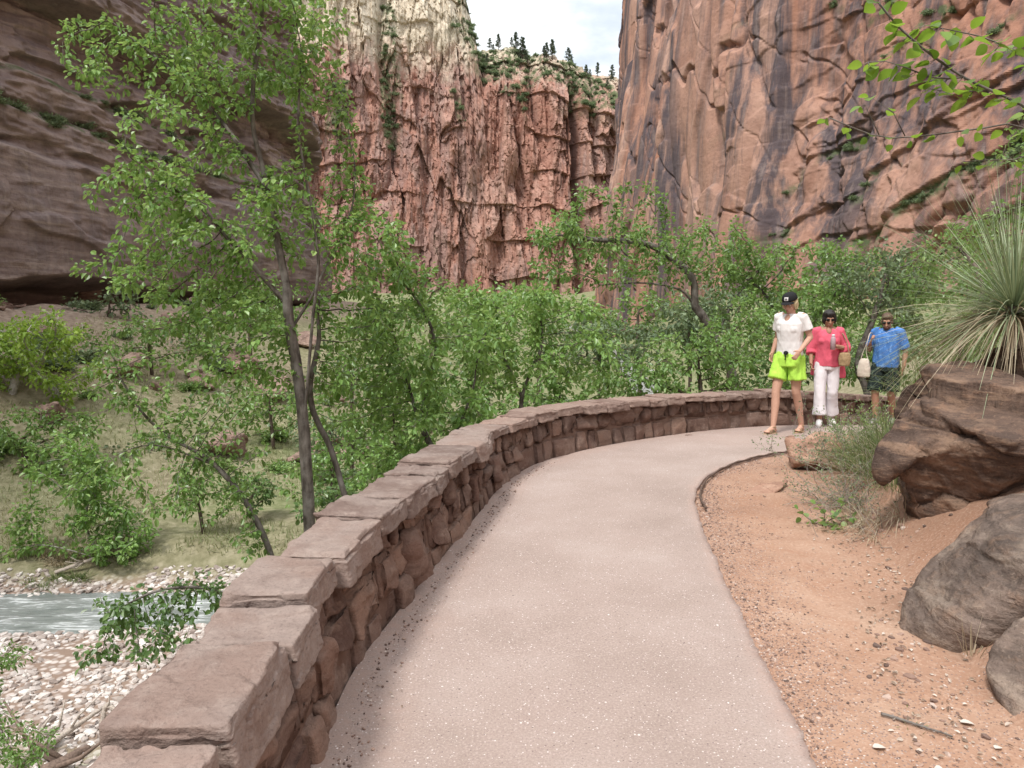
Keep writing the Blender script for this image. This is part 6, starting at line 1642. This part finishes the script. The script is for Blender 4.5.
# shrubs and rocks on the tan slope below the left cliff
n = 90; yy = r.uniform(26, 62, n); xx = (r.uniform(-40, 640, n)-512)/F*yy
ok = (sdist(CLIFF_L, xx, yy) < -1.5) & (np.abs(sdist(RIVER, xx, yy)) > 4); xx, yy = xx[ok], yy[ok]; zz = ground(xx, yy)
p0 = [make_shrub(81, M['leaf_grey']), make_shrub(82, M['leaf_mid'])]; f_ = [True, True]
for i in range(len(xx)):
    k = i % 2; c = p0[k] if f_[k] else copy_tree(p0[k]); f_[k] = False
    s_ = r.uniform(.35, 1.1); c.location = (float(xx[i]), float(yy[i]), float(zz[i])); c.scale = (s_*1.2, s_*1.2, s_); c.rotation_euler = (0, 0, r.uniform(0, 6)); c.name = 'slope_shrub'
    tag(c, ('low grey shrub', 'low green shrub')[k]+' dotted on the tan slope under the dark cliff', 'shrub', 'shrubs dotted on the tan slope')
rk = [hull_rock('slope_rock', r.normal(size=(14, 3))*np.array([.5, .4, .3]), .05, M['varnish'], 90+i, .06, .12, fs=2) for i in range(2)]
for i in range(34):
    y_ = r.uniform(30, 60); x_ = (r.uniform(-10, 380)-512)/F*y_
    c = rk[i] if i < 2 else rk[i % 2].copy()
    if i >= 2: COL.objects.link(c)
    s_ = r.uniform(.5, 1.5); c.location = (x_, y_, g1(x_, y_)-.15*s_); c.scale = (s_, s_, s_); c.rotation_euler = (0, 0, r.uniform(0, 6))
    tag(c, 'fallen brown rock lying on the tan slope under the dark cliff', 'rock', 'fallen rocks on the slope')
# ------------------------------------------------------------------ world, sun, camera
EL, AZ = R(58), R(215)          # sun height, compass angle the light comes from (behind the camera's left shoulder)
w = bpy.data.worlds.new('World'); scene.world = w; w.use_nodes = True
nt = w.node_tree; nt.nodes.clear()
out = nt.nodes.new('ShaderNodeOutputWorld'); bg = nt.nodes.new('ShaderNodeBackground')
sky = nt.nodes.new('ShaderNodeTexSky'); sky.sky_type = 'NISHITA'; sky.sun_disc = False
sky.sun_elevation = EL; sky.sun_rotation = AZ
tc = nt.nodes.new('ShaderNodeTexCoord'); mp = nt.nodes.new('ShaderNodeMapping'); mp.inputs['Scale'].default_value = (1, 1, 2.2); mp.inputs['Location'].default_value = (.35, .1, .2)
nz = nt.nodes.new('ShaderNodeTexNoise'); nz.inputs['Scale'].default_value = 2.6; nz.inputs['Detail'].default_value = 8; nz.inputs['Roughness'].default_value = .55
rp_ = nt.nodes.new('ShaderNodeValToRGB'); rp_.color_ramp.elements[0].position = .30; rp_.color_ramp.elements[1].position = .52
mx = nt.nodes.new('ShaderNodeMix'); mx.data_type = 'RGBA'
mx.inputs[7].default_value = (12.2, 12.4, 12.6, 1)
L_ = nt.links
L_.new(tc.outputs['Generated'], mp.inputs['Vector']); L_.new(mp.outputs[0], nz.inputs['Vector']); L_.new(nz.outputs['Fac'], rp_.inputs[0])
sx_ = nt.nodes.new('ShaderNodeSeparateXYZ'); L_.new(tc.outputs['Generated'], sx_.inputs[0])
mr_ = nt.nodes.new('ShaderNodeMapRange'); L_.new(sx_.outputs[2], mr_.inputs[0]); mr_.inputs[1].default_value = 0; mr_.inputs[2].default_value = 1; mr_.inputs[3].default_value = .37; mr_.inputs[4].default_value = 1.25
vm_ = nt.nodes.new('ShaderNodeVectorMath'); vm_.operation = 'SCALE'; vm_.inputs[0].default_value = (12.0, 12.3, 12.5); L_.new(mr_.outputs[0], vm_.inputs['Scale']); L_.new(vm_.outputs[0], mx.inputs[7])
dt_ = nt.nodes.new('ShaderNodeVectorMath'); dt_.operation = 'DISTANCE'; L_.new(tc.outputs['Generated'], dt_.inputs[0]); dt_.inputs[1].default_value = (.10, .94, .335)
nz2 = nt.nodes.new('ShaderNodeTexNoise'); nz2.inputs['Scale'].default_value = 16; nz2.inputs['Detail'].default_value = 6; L_.new(mp.outputs[0], nz2.inputs['Vector'])
ad_ = nt.nodes.new('ShaderNodeMath'); ad_.operation = 'MULTIPLY_ADD'; L_.new(nz2.outputs['Fac'], ad_.inputs[0]); ad_.inputs[1].default_value = .22; L_.new(dt_.outputs['Value'], ad_.inputs[2])
hr_ = nt.nodes.new('ShaderNodeMapRange'); hr_.interpolation_type = 'SMOOTHSTEP'; L_.new(ad_.outputs[0], hr_.inputs[0]); hr_.inputs[1].default_value = .10; hr_.inputs[2].default_value = .22; hr_.inputs[3].default_value = .5; hr_.inputs[4].default_value = 1
mn_ = nt.nodes.new('ShaderNodeMath'); mn_.operation = 'MINIMUM'; L_.new(rp_.outputs[0], mn_.inputs[0]); L_.new(hr_.outputs[0], mn_.inputs[1])
L_.new(mn_.outputs[0], mx.inputs[0]); L_.new(sky.outputs[0], mx.inputs[6]); L_.new(mx.outputs[2], bg.inputs[0]); L_.new(bg.outputs[0], out.inputs[0])
bg.inputs[1].default_value = .12
sun = bpy.data.lights.new('sun', 'SUN'); sun.energy = 2.7; sun.angle = R(10); sun.color = (1, .96, .9)
so = bpy.data.objects.new('sun', sun); COL.objects.link(so)
dirv = Vector((math.sin(AZ)*math.cos(EL), math.cos(AZ)*math.cos(EL), math.sin(EL)))
so.rotation_euler = dirv.to_track_quat('Z', 'Y').to_euler(); so.location = (0, 0, 200)
cam = bpy.data.cameras.new('camera'); cam.sensor_width = 36; cam.lens = 36*F/1024; cam.clip_end = 5000; cam.clip_start = .05
co = bpy.data.objects.new('camera', cam); COL.objects.link(co); co.location = (0, 0, CAM_H); co.rotation_euler = (R(90)-PITCH, 0, 0)
scene.camera = co
vs = scene.view_settings; vs.view_transform = 'Standard'; vs.look = 'None'; vs.gamma = 1; vs.use_curve_mapping = False; vs.exposure = EXPO
scene.cycles.max_bounces = 5; scene.cycles.transparent_max_bounces = 4; scene.cycles.diffuse_bounces = 3
